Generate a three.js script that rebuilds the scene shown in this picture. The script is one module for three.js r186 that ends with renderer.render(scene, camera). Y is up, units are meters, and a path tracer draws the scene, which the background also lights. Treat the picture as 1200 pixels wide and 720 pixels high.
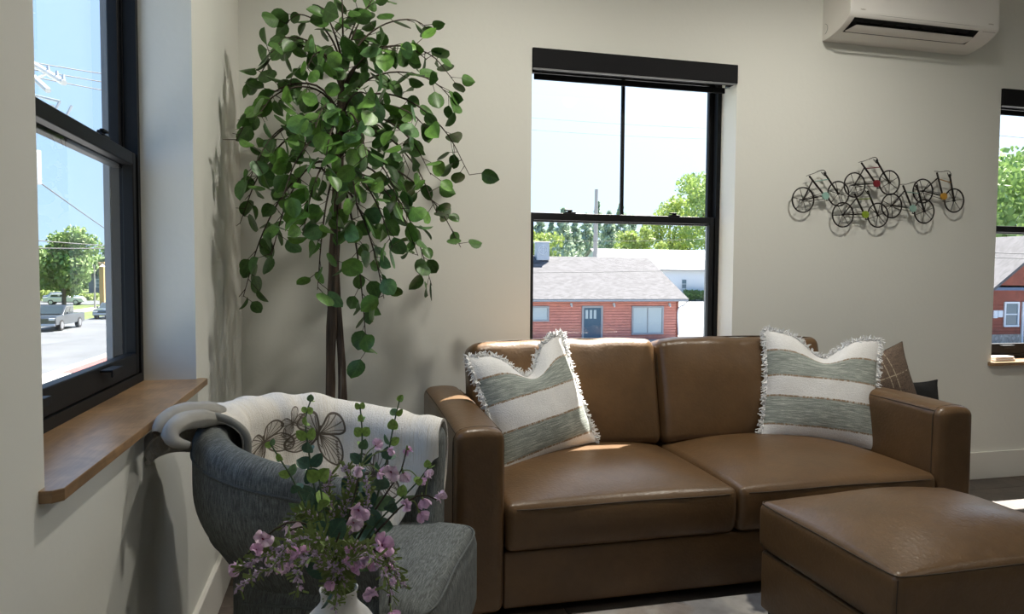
import * as THREE from 'three';
import { RoundedBoxGeometry } from 'three/addons/geometries/RoundedBoxGeometry.js';
import { mergeGeometries, mergeVertices } from 'three/addons/utils/BufferGeometryUtils.js';
import { Brush, Evaluator, SUBTRACTION } from 'three-bvh-csg';
import { RectAreaLightUniformsLib } from 'three/addons/lights/RectAreaLightUniformsLib.js';

// ---------------------------------------------------------------- camera, sky, sun, exposure
const scene = new THREE.Scene();
const V = (x, y, z) => new THREE.Vector3(x, y, z);
const FPX = 811.8, CAM = V(0.4517, 1.2, 3.3285), YAW = 0.238, PITCH = 0.046, ROLL = 0.007;
const FW = V(Math.sin(YAW) * Math.cos(PITCH), -Math.sin(PITCH), -Math.cos(YAW) * Math.cos(PITCH));
const R0 = V(Math.cos(YAW), 0, Math.sin(YAW)), U0 = R0.clone().cross(FW);
const RX = R0.clone().multiplyScalar(Math.cos(ROLL)).addScaledVector(U0, Math.sin(ROLL));
const UY = U0.clone().multiplyScalar(Math.cos(ROLL)).addScaledVector(R0, -Math.sin(ROLL));
const camera = new THREE.PerspectiveCamera(2 * Math.atan(360 / FPX) * 180 / Math.PI, 1200 / 720, 0.05, 600);
camera.position.copy(CAM);
camera.quaternion.setFromRotationMatrix(new THREE.Matrix4().makeBasis(RX, UY, FW.clone().negate()));

const renderer = new THREE.WebGLRenderer({ antialias: true });
renderer.toneMapping = THREE.LinearToneMapping;
renderer.toneMappingExposure = 2.5;
renderer.shadowMap.enabled = true;
RectAreaLightUniformsLib.init();

// sun: high, from beyond the back wall and to the right
const SUN_DIR = V(1.0, 2.08, -1.0).normalize();
const sun = new THREE.DirectionalLight(new THREE.Color(1.0, 0.95, 0.87), 12);
sun.position.copy(SUN_DIR).multiplyScalar(60);
sun.castShadow = true;
sun.shadow.mapSize.set(4096, 4096);
Object.assign(sun.shadow.camera, { left: -60, right: 60, top: 60, bottom: -60, near: 1, far: 220 });
scene.add(sun, sun.target);

// clear sky, hazier towards the horizon and round the sun
{
  const w = 512, h = 256, d = new Float32Array(w * h * 4);
  for (let j = 0; j < h; j++) for (let i = 0; i < w; i++) {
    const el = ((j + 0.5) / h - 0.5) * Math.PI, az = ((i + 0.5) / w - 0.5) * 2 * Math.PI;
    const v = V(Math.cos(el) * Math.cos(az), Math.sin(el), Math.cos(el) * Math.sin(az));
    const t = Math.pow(Math.max(0, v.y), 0.55), c = Math.max(0, v.dot(SUN_DIR));
    const g = 0.46 * Math.pow(c, 2.4) + 0.5 * Math.pow(c, 12);
    const k = (j * w + i) * 4;
    d[k] = 0.31 + (0.04 - 0.31) * t + g * 1.15; d[k + 1] = 0.44 + (0.20 - 0.44) * t + g * 1.05; d[k + 2] = 0.56 + (0.54 - 0.56) * t + g * 0.8; d[k + 3] = 1;
  }
  const t = new THREE.DataTexture(d, w, h, THREE.RGBAFormat, THREE.FloatType);
  t.mapping = THREE.EquirectangularReflectionMapping; t.magFilter = t.minFilter = THREE.LinearFilter; t.wrapS = THREE.RepeatWrapping; t.needsUpdate = true;
  scene.background = t;
}

// ---------------------------------------------------------------- helpers
let seed = 20240611;
const rnd = () => { seed |= 0; seed = seed + 0x6D2B79F5 | 0; let t = Math.imul(seed ^ seed >>> 15, 1 | seed); t = t + Math.imul(t ^ t >>> 7, 61 | t) ^ t; return ((t ^ t >>> 14) >>> 0) / 4294967296; };
const rr = (a, b) => a + (b - a) * rnd();
const lerp = (a, b, t) => a + (b - a) * t, clamp = (x, a, b) => Math.min(b, Math.max(a, x));
const sstep = (a, b, x) => { const t = clamp((x - a) / (b - a), 0, 1); return t * t * (3 - 2 * t); };
// a pixel of the photograph to the point where its ray meets the plane axis = value
function px(x, y, axis, value) {
  const d = FW.clone().addScaledVector(RX, (x - 600) / FPX).addScaledVector(UY, -(y - 360) / FPX);
  const t = (value - CAM[axis]) / d[axis];
  return CAM.clone().addScaledVector(d, t);
}
// 3-D value noise
const hash3 = (i, j, k) => { let n = Math.imul(i, 374761393) + Math.imul(j, 668265263) + Math.imul(k, 2147483647 ^ 0x5bd1e995); n = Math.imul(n ^ (n >>> 13), 1274126177); return ((n ^ (n >>> 16)) >>> 0) / 4294967296; };
function noise(x, y = 0, z = 0, per = 0) {
  const X = Math.floor(x), Y = Math.floor(y), Z = Math.floor(z), fx = x - X, fy = y - Y, fz = z - Z;
  const s = (t) => t * t * (3 - 2 * t), u = s(fx), v = s(fy), w = s(fz), m = (a) => per ? ((a % per) + per) % per : a;
  const h = (a, b, c) => hash3(m(X + a), m(Y + b), Z + c);
  return lerp(lerp(lerp(h(0, 0, 0), h(1, 0, 0), u), lerp(h(0, 1, 0), h(1, 1, 0), u), v), lerp(lerp(h(0, 0, 1), h(1, 0, 1), u), lerp(h(0, 1, 1), h(1, 1, 1), u), v), w);
}
const taken = new Map();
function numbered(name) { const n = taken.get(name) ?? 0; taken.set(name, n + 1); return n ? name + '_' + String(n).padStart(3, '0') : name; }
function info(o, label, category, group, kind) {
  if (label) o.userData.label = label;
  if (category) o.userData.category = category;
  if (group) o.userData.group = group;
  if (kind) o.userData.kind = kind;
  return o;
}
function thing(name, label, category, at = [0, 0, 0], turn = 0, group) {
  const o = new THREE.Group(); o.name = numbered(name); o.position.set(...at); o.rotation.y = turn; scene.add(o);
  return info(o, label, category, group);
}
function mesh(name, geo, mat, parent, label, kind) {
  const m = new THREE.Mesh(geo, mat); m.name = parent ? name : numbered(name); m.castShadow = m.receiveShadow = true;
  (parent ?? scene).add(m); return info(m, label, null, null, kind);
}
function grp(name, parent) { const g = new THREE.Group(); g.name = name; parent.add(g); return g; }
const merge = (list) => mergeGeometries(list.map((g) => { const n = g.index ? g.toNonIndexed() : g.clone(); for (const k of Object.keys(n.attributes)) if (!['position', 'normal', 'uv'].includes(k)) n.deleteAttribute(k); if (!n.attributes.uv) n.setAttribute('uv', new THREE.Float32BufferAttribute(new Float32Array(n.attributes.position.count * 2), 2)); return n; }), false);
// uv in metres from the dominant axis of each triangle
function boxUV(geo, k = 1) {
  const g = geo.index ? geo.toNonIndexed() : geo, p = g.attributes.position, uv = new Float32Array(p.count * 2);
  const a = V(), b = V(), c = V();
  for (let i = 0; i < p.count; i += 3) {
    a.fromBufferAttribute(p, i); b.fromBufferAttribute(p, i + 1).sub(a); c.fromBufferAttribute(p, i + 2).sub(a); b.cross(c);
    const x = Math.abs(b.x), y = Math.abs(b.y), z = Math.abs(b.z);
    for (let j = i; j < i + 3; j++) {
      const X = p.getX(j), Y = p.getY(j), Z = p.getZ(j);
      const q = x >= y && x >= z ? [Z, Y] : y >= z ? [X, Z] : [X, Y];
      uv[j * 2] = q[0] * k; uv[j * 2 + 1] = q[1] * k;
    }
  }
  g.setAttribute('uv', new THREE.BufferAttribute(uv, 2)); return g;
}
const box = (x0, x1, y0, y1, z0, z1) => new THREE.BoxGeometry(x1 - x0, y1 - y0, z1 - z0).translate((x0 + x1) / 2, (y0 + y1) / 2, (z0 + z1) / 2);
const rbox = (x0, x1, y0, y1, z0, z1, r = 0.004, s = 2) => new RoundedBoxGeometry(x1 - x0, y1 - y0, z1 - z0, s, Math.min(r, (x1 - x0) / 2.01, (y1 - y0) / 2.01, (z1 - z0) / 2.01)).translate((x0 + x1) / 2, (y0 + y1) / 2, (z0 + z1) / 2);
const tube = (pts, r, seg = 24, sides = 8, closed = false) => new THREE.TubeGeometry(new THREE.CatmullRomCurve3(pts.map((p) => p.isVector3 ? p : V(...p)), closed), seg, r, sides, closed);
function rod(a, b, r0, r1 = r0, sides = 8) {
  const d = b.clone().sub(a), g = new THREE.CylinderGeometry(r1, r0, d.length(), sides);
  g.applyQuaternion(new THREE.Quaternion().setFromUnitVectors(V(0, 1, 0), d.clone().normalize()));
  return g.translate((a.x + b.x) / 2, (a.y + b.y) / 2, (a.z + b.z) / 2);
}
// tapered tube through points with a radius for each
function taper(pts, rad, sides = 8) {
  const c = new THREE.CatmullRomCurve3(pts), n = Math.max(4, (pts.length - 1) * 4), g = new THREE.TubeGeometry(c, n, 1, sides, false), p = g.attributes.position;
  for (let i = 0; i <= n; i++) {
    const o = c.getPointAt(i / n), t = i / n * (rad.length - 1), k = Math.min(rad.length - 2, Math.floor(t)), r = lerp(rad[k], rad[k + 1], t - k);
    for (let j = 0; j <= sides; j++) { const q = i * (sides + 1) + j; p.setXYZ(q, o.x + (p.getX(q) - o.x) * r, o.y + (p.getY(q) - o.y) * r, o.z + (p.getZ(q) - o.z) * r); }
  }
  return g;
}
function grid(nu, nv, fn, close = false) {          // fn(u, v) -> [x, y, z] ; uv kept 0..1
  const pos = [], uv = [], idx = [];
  for (let j = 0; j <= nv; j++) for (let i = 0; i <= nu; i++) { const p = fn(i / nu, j / nv); pos.push(p[0], p[1], p[2]); uv.push(i / nu, j / nv); }
  for (let j = 0; j < nv; j++) for (let i = 0; i < nu; i++) { const a = j * (nu + 1) + i, b = a + 1, c = a + nu + 1, d = c + 1; idx.push(a, b, d, a, d, c); }
  const g = new THREE.BufferGeometry(); g.setAttribute('position', new THREE.Float32BufferAttribute(pos, 3)); g.setAttribute('uv', new THREE.Float32BufferAttribute(uv, 2)); g.setIndex(idx); g.computeVertexNormals(); return g;
}
// rounded, puffed upholstery block: half sizes, edge radius, and a function that moves its points
function pad(w, h, d, r, n, move) {
  const g0 = new THREE.BoxGeometry(2, 2, 2, n[0], n[1], n[2]), p = g0.attributes.position, H = [w / 2, h / 2, d / 2], q = V(), c = V();
  const f = 0.34;
  const remap = (t, half) => { const a = Math.abs(t), rel = Math.min(0.98, r / half); return Math.sign(t) * (a < 1 - f ? a / (1 - f) * (1 - rel) : 1 - rel + (a - 1 + f) / f * rel) * half; };
  for (let i = 0; i < p.count; i++) {
    q.set(remap(p.getX(i), H[0]), remap(p.getY(i), H[1]), remap(p.getZ(i), H[2]));
    const R = [0, 1, 2].map((k) => Math.min(r, H[k] * 0.98));
    c.set(clamp(q.x, -H[0] + R[0], H[0] - R[0]), clamp(q.y, -H[1] + R[1], H[1] - R[1]), clamp(q.z, -H[2] + R[2], H[2] - R[2]));
    const e = q.clone().sub(c), m = Math.max(Math.abs(e.x) / R[0], Math.abs(e.y) / R[1], Math.abs(e.z) / R[2]);
    if (m > 1e-6) { const l = Math.hypot(e.x / R[0], e.y / R[1], e.z / R[2]); e.multiplyScalar(m / l); }
    q.copy(c).add(e); if (move) move(q); p.setXYZ(i, q.x, q.y, q.z);
  }
  g0.deleteAttribute('normal'); g0.deleteAttribute('uv');
  const g = mergeVertices(g0, 1e-5); g.computeVertexNormals(); return boxUV(g);
}
// textures
function dataTex(w, h, fn, srgb = true, rx = 1, ry = 1) {
  const d = new Uint8Array(w * h * 4);
  for (let j = 0; j < h; j++) for (let i = 0; i < w; i++) { const c = fn(i / w, j / h, i, j), k = (j * w + i) * 4; const a = Array.isArray(c) ? c : [c, c, c]; for (let m = 0; m < 3; m++) d[k + m] = clamp(a[m], 0, 255); d[k + 3] = 255; }
  const t = new THREE.DataTexture(d, w, h); t.wrapS = t.wrapT = THREE.RepeatWrapping; t.magFilter = THREE.LinearFilter; t.minFilter = THREE.LinearMipmapLinearFilter; t.generateMipmaps = true; t.repeat.set(rx, ry);
  if (srgb) t.colorSpace = THREE.SRGBColorSpace; t.needsUpdate = true; return t;
}
const fbm = (u, v, f, o = 4, z = 0) => { let s = 0, a = 0.5, n = 0; for (let i = 0; i < o; i++) { s += a * noise(u * f, v * f, z + i * 7, f); n += a; a *= 0.5; f *= 2; } return s / n; };
const std = (o) => new THREE.MeshStandardMaterial(o), phys = (o) => new THREE.MeshPhysicalMaterial(o);
const rgb = (r, g, b) => new THREE.Color().setRGB(r, g, b);

// ---------------------------------------------------------------- materials
const M = {};
{
  const peel = dataTex(256, 256, (u, v) => 128 + 70 * (fbm(u, v, 48, 2) - 0.5) + 50 * (fbm(u, v, 12, 2, 9) - 0.5), false, 1.4, 1.4);
  M.wall = std({ color: rgb(0.785, 0.785, 0.735), roughness: 0.85, bumpMap: peel, bumpScale: 0.0012 });
  M.reveal = M.wall;
  M.ceiling = std({ color: rgb(0.85, 0.84, 0.81), roughness: 0.9, bumpMap: peel, bumpScale: 0.0012 });
  M.trim = std({ color: rgb(0.80, 0.78, 0.73), roughness: 0.5 });
  const grain = (base, amp, fx, fy, z) => dataTex(512, 512, (u, v) => { const n = fbm(u * fx, v * fy, 8, 4, z), g = Math.sin((v * fy * 9 + n * 5) * 6.28) * 0.5 + 0.5, f = noise(u * 24, v * 400, z); const k = 1 + amp * (0.55 * (n - 0.5) * 2 + 0.3 * (g - 0.5) + 0.5 * (f - 0.5)); return base.map((c) => c * k); });
  M.sill = std({ map: grain([158, 126, 92], 0.28, 1, 1, 3), roughness: 0.3 });
  M.planks = [0, 1, 2, 3].map((i) => std({ map: grain([[86, 76, 68], [94, 82, 72], [78, 70, 64], [90, 80, 74]][i], 0.35, 1, 1, 11 + i), roughness: 0.45 }));
  M.black = phys({ color: rgb(0.007, 0.0075, 0.009), roughness: 0.5, specularIntensity: 0.45 });
  M.blackTrack = std({ color: rgb(0.016, 0.018, 0.022), roughness: 0.3 });
  M.shade = phys({ color: rgb(0.010, 0.010, 0.012), roughness: 0.7, specularIntensity: 0.35 });
  M.steel = std({ color: rgb(0.55, 0.56, 0.58), roughness: 0.35, metalness: 0.9 });
  M.extTrim = std({ color: rgb(0.22, 0.23, 0.24), roughness: 0.5 });
  M.extSide = std({ color: rgb(0.32, 0.31, 0.30), roughness: 0.8 });
  M.glass = phys({ color: 0xffffff, roughness: 0, transmission: 1, thickness: 0, ior: 1.5 });
  const leather = dataTex(512, 512, (u, v) => { const a = fbm(u, v, 5, 4, 1), b = fbm(u, v, 40, 3, 5), k = 0.86 + 0.24 * a + 0.10 * b; return [98 * k, 74 * k, 49 * k]; });
  const pores = dataTex(512, 512, (u, v) => 140 + 130 * (fbm(u, v, 64, 3, 2) - 0.5) + 60 * (fbm(u, v, 9, 3, 4) - 0.5), false, 2, 2);
  M.leather = phys({ map: leather, roughness: 0.35, bumpMap: pores, bumpScale: 0.0014 });
  M.thread = std({ color: rgb(0.055, 0.034, 0.018), roughness: 0.7 });
  M.foot = std({ color: rgb(0.012, 0.01, 0.009), roughness: 0.5 });
  const weave = dataTex(512, 512, (u, v) => { const a = noise(u * 256, v * 24, 2, 0), b = noise(u * 200, v * 200, 4), c = fbm(u, v, 6, 3, 8), k = 0.62 + 0.5 * a + 0.22 * b + 0.12 * c; return [98 * k, 102 * k, 101 * k]; });
  const weaveB = dataTex(512, 512, (u, v) => 60 + 150 * noise(u * 256, v * 30, 2) + 40 * noise(u * 60, v * 256, 5), false);
  weave.repeat.set(3.2, 3.2); weaveB.repeat.set(3.2, 3.2);
  M.tweed = std({ map: weave, roughness: 0.95, bumpMap: weaveB, bumpScale: 0.0012 });
  M.ceramic = std({ color: rgb(0.66, 0.65, 0.64), roughness: 0.55 });
  M.acWhite = std({ color: rgb(0.78, 0.76, 0.73), roughness: 0.4 });
  M.iron = std({ color: rgb(0.018, 0.015, 0.013), roughness: 0.5, metalness: 0.4 });
  const bark = dataTex(256, 512, (u, v) => { const a = fbm(u, v, 10, 4, 3), s = sstep(0.62, 0.72, fbm(u, v, 6, 3, 12)), k = 0.5 + 0.85 * a; return [lerp(104 * k, 176, s * 0.6), lerp(88 * k, 170, s * 0.6), lerp(76 * k, 160, s * 0.6)]; });
  const barkB = dataTex(256, 512, (u, v) => 255 * fbm(u, v, 16, 4, 3), false);
  M.bark = std({ map: bark, roughness: 0.9, bumpMap: barkB, bumpScale: 0.006 });
  M.twig = std({ color: rgb(0.055, 0.04, 0.026), roughness: 0.8 });
  const leafTex = (c) => dataTex(128, 128, (u, v) => { const m = Math.exp(-Math.pow((u - 0.5) / 0.018, 2)), s = Math.exp(-Math.pow(((v * 7 - Math.abs(u - 0.5) * 5) % 1 - 0.5) / 0.09, 2)) * 0.35, n = fbm(u, v, 6, 3, 5), k = 0.8 + 0.4 * n; const e = Math.max(m * 0.6, s); return c.map((x, i) => lerp(x * k, [150, 176, 120][i], e * 0.45)); });
  const leafMat = (c, t = 0.25) => phys({ map: leafTex(c), roughness: 0.42, side: THREE.DoubleSide, transmission: t, thickness: 0, specularIntensity: 0.7 });
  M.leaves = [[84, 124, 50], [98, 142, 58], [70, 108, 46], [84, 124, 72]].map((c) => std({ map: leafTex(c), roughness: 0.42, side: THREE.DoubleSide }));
  M.euca = [[84, 118, 98], [104, 142, 100], [140, 176, 84], [66, 104, 88]].map((c) => std({ map: leafTex(c), roughness: 0.55, side: THREE.DoubleSide }));
  M.eucaStem = std({ color: rgb(0.07, 0.12, 0.06), roughness: 0.7 });
  M.flowerStem = std({ color: rgb(0.055, 0.045, 0.03), roughness: 0.8 });
  M.pink = [[250, 222, 248], [245, 206, 240], [252, 232, 250]].map((c) => std({ map: dataTex(64, 64, (u, v) => { const k = 0.92 + 0.16 * fbm(u, v, 6, 2, 3), s = noise(u * 26, v * 2, 4) * 0.07; return [c[0] * (k - s * 0.4), c[1] * (k - s), c[2] * (k - s * 0.5)]; }), roughness: 0.7, side: THREE.DoubleSide }));
  M.pinkHeart = std({ color: rgb(0.33, 0.04, 0.12), roughness: 0.8 });
  M.lilac = std({ color: rgb(0.60, 0.47, 0.66), roughness: 0.8, side: THREE.DoubleSide });
  M.sprigGreen = std({ color: rgb(0.21, 0.29, 0.09), roughness: 0.7, side: THREE.DoubleSide });
}

// ---------------------------------------------------------------- the room
const ROOM = { x1: 6.6, z1: 6.4, h: 3.0, T: 0.24 };
const WIN_B = { z0: 3.55, z1: 4.685, y0: 0.866, y1: 2.30 }, WIN_L = { z0: 0.995, z1: 2.13, y0: 0.866, y1: 2.30 }, WIN_C = { x0: 1.352, x1: 2.475, y0: 0.70, y1: 2.316 }, WIN_R = { x0: 4.205, x1: 5.328, y0: 0.70, y1: 2.316 };
{
  const st = (name, geos, mat) => info(mesh(name, boxUV(merge(geos)), mat), null, null, null, 'structure');
  const T = ROOM.T, H = ROOM.h, X = ROOM.x1, Z = ROOM.z1;
  info(st('wall_left', [box(-T, 0, 0, WIN_L.y0 - 0.02, -T, Z + T), box(-T, 0, WIN_L.y1, H, -T, Z + T), box(-T, 0, WIN_L.y0 - 0.02, WIN_L.y1, -T, WIN_L.z0), box(-T, 0, WIN_L.y0 - 0.02, WIN_L.y1, WIN_L.z1, WIN_B.z0), box(-T, 0, WIN_L.y0 - 0.02, WIN_L.y1, WIN_B.z1, Z + T)], M.wall), 'warm off-white painted wall with the street-side windows', 'wall');
  const s0 = WIN_C.y0 - 0.02;
  info(st('wall_back', [box(0, X, 0, s0, -T, 0), box(0, X, WIN_C.y1, H, -T, 0), box(0, WIN_C.x0, s0, WIN_C.y1, -T, 0), box(WIN_C.x1, WIN_R.x0, s0, WIN_C.y1, -T, 0), box(WIN_R.x1, X, s0, WIN_C.y1, -T, 0)], M.wall), 'warm off-white painted wall behind the sofa with two windows', 'wall');
  info(st('wall_right', [box(X, X + T, 0, H, -T, Z + T)], M.wall), 'plain off-white wall at the far side of the room', 'wall');
  info(st('wall_front', [box(0, X, 0, H, Z, Z + T)], M.wall), 'plain off-white wall facing the sofa wall', 'wall');
  info(st('ceiling', [box(-T, X + T, H, H + 0.2, -T, Z + T)], M.ceiling), 'white painted ceiling with recessed lamps', 'ceiling');
  const floor = info(st('floor', [box(-T, X + T, -0.25, -0.012, -T, Z + T)], M.foot), 'dark grey-brown plank floor', 'floor');
  const pw = 0.18, variants = M.planks;
  const lens = [1.22, 0.7, 0.95, 0.4], geoFor = new Map();
  for (let r = 0; r * pw < Z; r++) {
    let x = 0; let first = true;
    while (x < X - 0.01) {
      let L = first ? lens[(r * 3 + 1) % 4] : 1.22; first = false; L = Math.min(L, X - x);
      const z0 = r * pw, w = Math.min(pw, Z - z0), key = L.toFixed(3) + '_' + w.toFixed(3);
      if (!geoFor.has(key)) geoFor.set(key, boxUV(rbox(0, L - 0.0015, -0.012, 0, 0, w - 0.0015, 0.0012, 1)));
      const m = mesh('plank', geoFor.get(key), variants[Math.floor(rnd() * 4)], floor); m.position.set(x, 0, z0); x += L;
    }
  }
  const bb = 0.163, prof = (len) => { const s = new THREE.Shape(); s.moveTo(0, 0); s.lineTo(0.015, 0); s.lineTo(0.015, bb - 0.004); s.lineTo(0.011, bb); s.lineTo(0, bb); const g = new THREE.ExtrudeGeometry(s, { depth: len, bevelEnabled: false }); return g; };
  info(mesh('baseboard_left', boxUV(prof(Z)), M.trim), 'white baseboard under the street-side window', 'baseboard', null, 'structure');
  const bbk = boxUV(rbox(0.015, X, 0, bb, 0, 0.015, 0.003, 1));
  info(mesh('baseboard_back', bbk, M.trim), 'white baseboard along the sofa wall', 'baseboard', null, 'structure');
}

// ---------------------------------------------------------------- windows: built with u across, v up, n towards the room
function windowUnit(n, label, W, H, place, opt) {
  const g = new THREE.Group(); g.name = 'window_' + n; scene.add(g); place(g); info(g, label, 'window', null, 'structure');
  const F = 0.024, d0 = -0.15, dOut = -0.225;
  const fr = (y0, y1) => [box(0, F, y0, y1, dOut, d0), box(W - F, W, y0, y1, dOut, d0)];
  mesh('frame', boxUV(merge([...fr(0, H), box(F, W - F, H - F, H, dOut, d0), box(F, W - F, 0, 0.028, dOut, d0), box(F, F + 0.008, 0, H - F, -0.190, -0.186), box(W - F - 0.008, W - F, 0, H - F, -0.190, -0.186)])), M.black, g);
  mesh('exterior_trim', boxUV(merge([box(0, 0.034, 0, H, -0.242, dOut), box(W - 0.034, W, 0, H, -0.242, dOut), box(0.034, W - 0.034, H - 0.034, H, -0.242, dOut), box(0.034, W - 0.034, 0, 0.03, -0.242, dOut)])), M.extTrim, g);
  const sash = (name, y0, y1, z0, z1, stile, top, bot, muntin) => {
    const s = grp(name, g), a = F + 0.004, b = W - F - 0.004;
    mesh('sash_frame', boxUV(merge([rbox(a, a + stile, y0, y1, z0, z1, 0.004), rbox(b - stile, b, y0, y1, z0, z1, 0.004), rbox(a + stile - 0.002, b - stile + 0.002, y1 - top, y1, z0, z1, 0.004), rbox(a + stile - 0.002, b - stile + 0.002, y0, y0 + bot, z0, z1, 0.004)])), M.black, s);
    const zc = (z0 + z1) / 2 - 0.004;
    mesh('pane', new THREE.PlaneGeometry(b - a - 2 * stile + 0.004, y1 - y0 - top - bot + 0.004).translate((a + b) / 2, (y0 + bot + y1 - top) / 2, zc), M.glass, s);
    if (muntin) mesh('muntin', boxUV(rbox(muntin - 0.009, muntin + 0.009, y0 + bot - 0.002, y1 - top + 0.002, zc + 0.002, z1 + 0.002, 0.003)), M.black, s);
    return s;
  };
  const mid = opt.rail;
  sash('upper_sash', mid - 0.045, H - F - 0.004, -0.220, -0.191, 0.024, 0.036, 0.040, opt.muntin ?? W / 2);
  const lo = sash('lower_sash', 0.03, mid, -0.185, -0.154, 0.030, 0.038, 0.062, null);
  for (const t of opt.locks) {
    mesh('sash_lock', boxUV(merge([rbox(t - 0.03, t + 0.03, mid, mid + 0.008, -0.182, -0.158, 0.003), rbox(t - 0.012, t + 0.012, mid + 0.006, mid + 0.02, -0.180, -0.164, 0.004), rbox(t - 0.035, t + 0.008, mid + 0.012, mid + 0.019, -0.166, -0.154, 0.003)])), M.black, lo);
  }
  for (const t of opt.lifts) mesh('lift_handle', boxUV(merge([rbox(t - 0.045, t + 0.045, 0.078, 0.084, -0.158, -0.124, 0.0025), rbox(t - 0.045, t + 0.045, 0.064, 0.082, -0.129, -0.124, 0.0025)])), M.black, lo);
  return g;
}
windowUnit(1, 'black double-hung window in the wall with the wooden sill, facing the street', WIN_L.z1 - WIN_L.z0, WIN_L.y1 - WIN_L.y0,
  (g) => { g.position.set(0, WIN_L.y0, WIN_L.z1); g.rotation.y = Math.PI / 2; }, { rail: 0.690, muntin: 0.485, locks: [0.28, 0.86], lifts: [0.33, 0.8] });
windowUnit(4, 'black double-hung street-side window further along, behind the flower table', WIN_B.z1 - WIN_B.z0, WIN_B.y1 - WIN_B.y0,
  (g) => { g.position.set(0, WIN_B.y0, WIN_B.z1); g.rotation.y = Math.PI / 2; }, { rail: 0.690, locks: [0.28, 0.86], lifts: [0.33, 0.8] });
windowUnit(2, 'black double-hung window right behind the sofa back', WIN_C.x1 - WIN_C.x0, WIN_C.y1 - WIN_C.y0,
  (g) => { g.position.set(WIN_C.x0, WIN_C.y0, 0); }, { rail: 0.827, locks: [0.26, 0.86], lifts: [0.28, 0.84] });
windowUnit(3, 'black double-hung window beyond the bicycle wall art, seen only in part', WIN_R.x1 - WIN_R.x0, WIN_R.y1 - WIN_R.y0,
  (g) => { g.position.set(WIN_R.x0, WIN_R.y0, 0); }, { rail: 0.827, locks: [0.10, 0.86], lifts: [0.28, 0.84] });
// sills
{
  const sill = (n, W, depth, place, label) => {
    const s = new THREE.Shape(), o = 0.022, c = 0.012, f = 0.030;
    s.moveTo(0, -depth); s.lineTo(W, -depth); s.lineTo(W, 0); s.lineTo(W + o, 0); s.lineTo(W + o, f - c); s.lineTo(W + o - c, f); s.lineTo(-o + c, f); s.lineTo(-o, f - c); s.lineTo(-o, 0); s.lineTo(0, 0); s.closePath();
    const g = new THREE.ExtrudeGeometry(s, { depth: 0.018, bevelEnabled: true, bevelThickness: 0.001, bevelSize: 0.001, bevelSegments: 1 }).rotateX(Math.PI / 2);
    const m = mesh('trim_' + n, boxUV(g), M.sill); info(m, label, 'window sill', null, 'structure'); place(m);
  };
  sill(1, WIN_L.z1 - WIN_L.z0, 0.152, (m) => { m.position.set(0, WIN_L.y0, WIN_L.z1); m.rotation.y = Math.PI / 2; }, 'oiled oak sill of the street-side window');
  sill(4, WIN_B.z1 - WIN_B.z0, 0.152, (m) => { m.position.set(0, WIN_B.y0, WIN_B.z1); m.rotation.y = Math.PI / 2; }, 'oiled oak sill of the second street-side window');
  sill(2, WIN_C.x1 - WIN_C.x0, 0.152, (m) => m.position.set(WIN_C.x0, WIN_C.y0, 0), 'oak sill behind the sofa back');
  sill(3, WIN_R.x1 - WIN_R.x0, 0.152, (m) => m.position.set(WIN_R.x0, WIN_R.y0, 0), 'sunlit oak sill beyond the bicycle wall art');
}
// roller shades, pulled up into their black head boxes
function rollerShade(w, x0, label) {
  const t = thing('roller_shade', label, 'roller shade', [x0, 2.205, 0], 0, 'black roller shades');
  mesh('head_box', boxUV(merge([rbox(0.002, w - 0.002, 0.012, 0.109, -0.006, 0.012, 0.004), rbox(0.002, w - 0.002, 0.095, 0.109, -0.1, 0, 0.003), rbox(0.002, 0.012, 0.012, 0.109, -0.1, 0, 0.003), rbox(w - 0.012, w - 0.002, 0.012, 0.109, -0.1, 0, 0.003)])), M.shade, t);
  mesh('bottom_bead', boxUV(rbox(0.004, w - 0.004, 0.006, 0.012, -0.006, 0.010, 0.002)), M.extTrim, t);
  mesh('fabric_roll', new THREE.CylinderGeometry(0.034, 0.034, w - 0.06, 24).rotateZ(Math.PI / 2).translate(w / 2, 0.052, -0.055), M.shade, t);
  mesh('hem_bar', boxUV(rbox(0.03, w - 0.03, -0.022, 0.008, -0.080, -0.066, 0.004)), M.shade, t);
  mesh('end_pin', new THREE.CylinderGeometry(0.006, 0.006, 0.016, 12).rotateZ(Math.PI / 2).translate(w - 0.022, 0.004, -0.055), M.steel, t);
}
rollerShade(WIN_C.x1 - WIN_C.x0, WIN_C.x0, 'black roller shade box across the top of the window behind the sofa');
rollerShade(WIN_R.x1 - WIN_R.x0, WIN_R.x0, 'black roller shade box across the top of the window beyond the bicycles');

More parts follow.
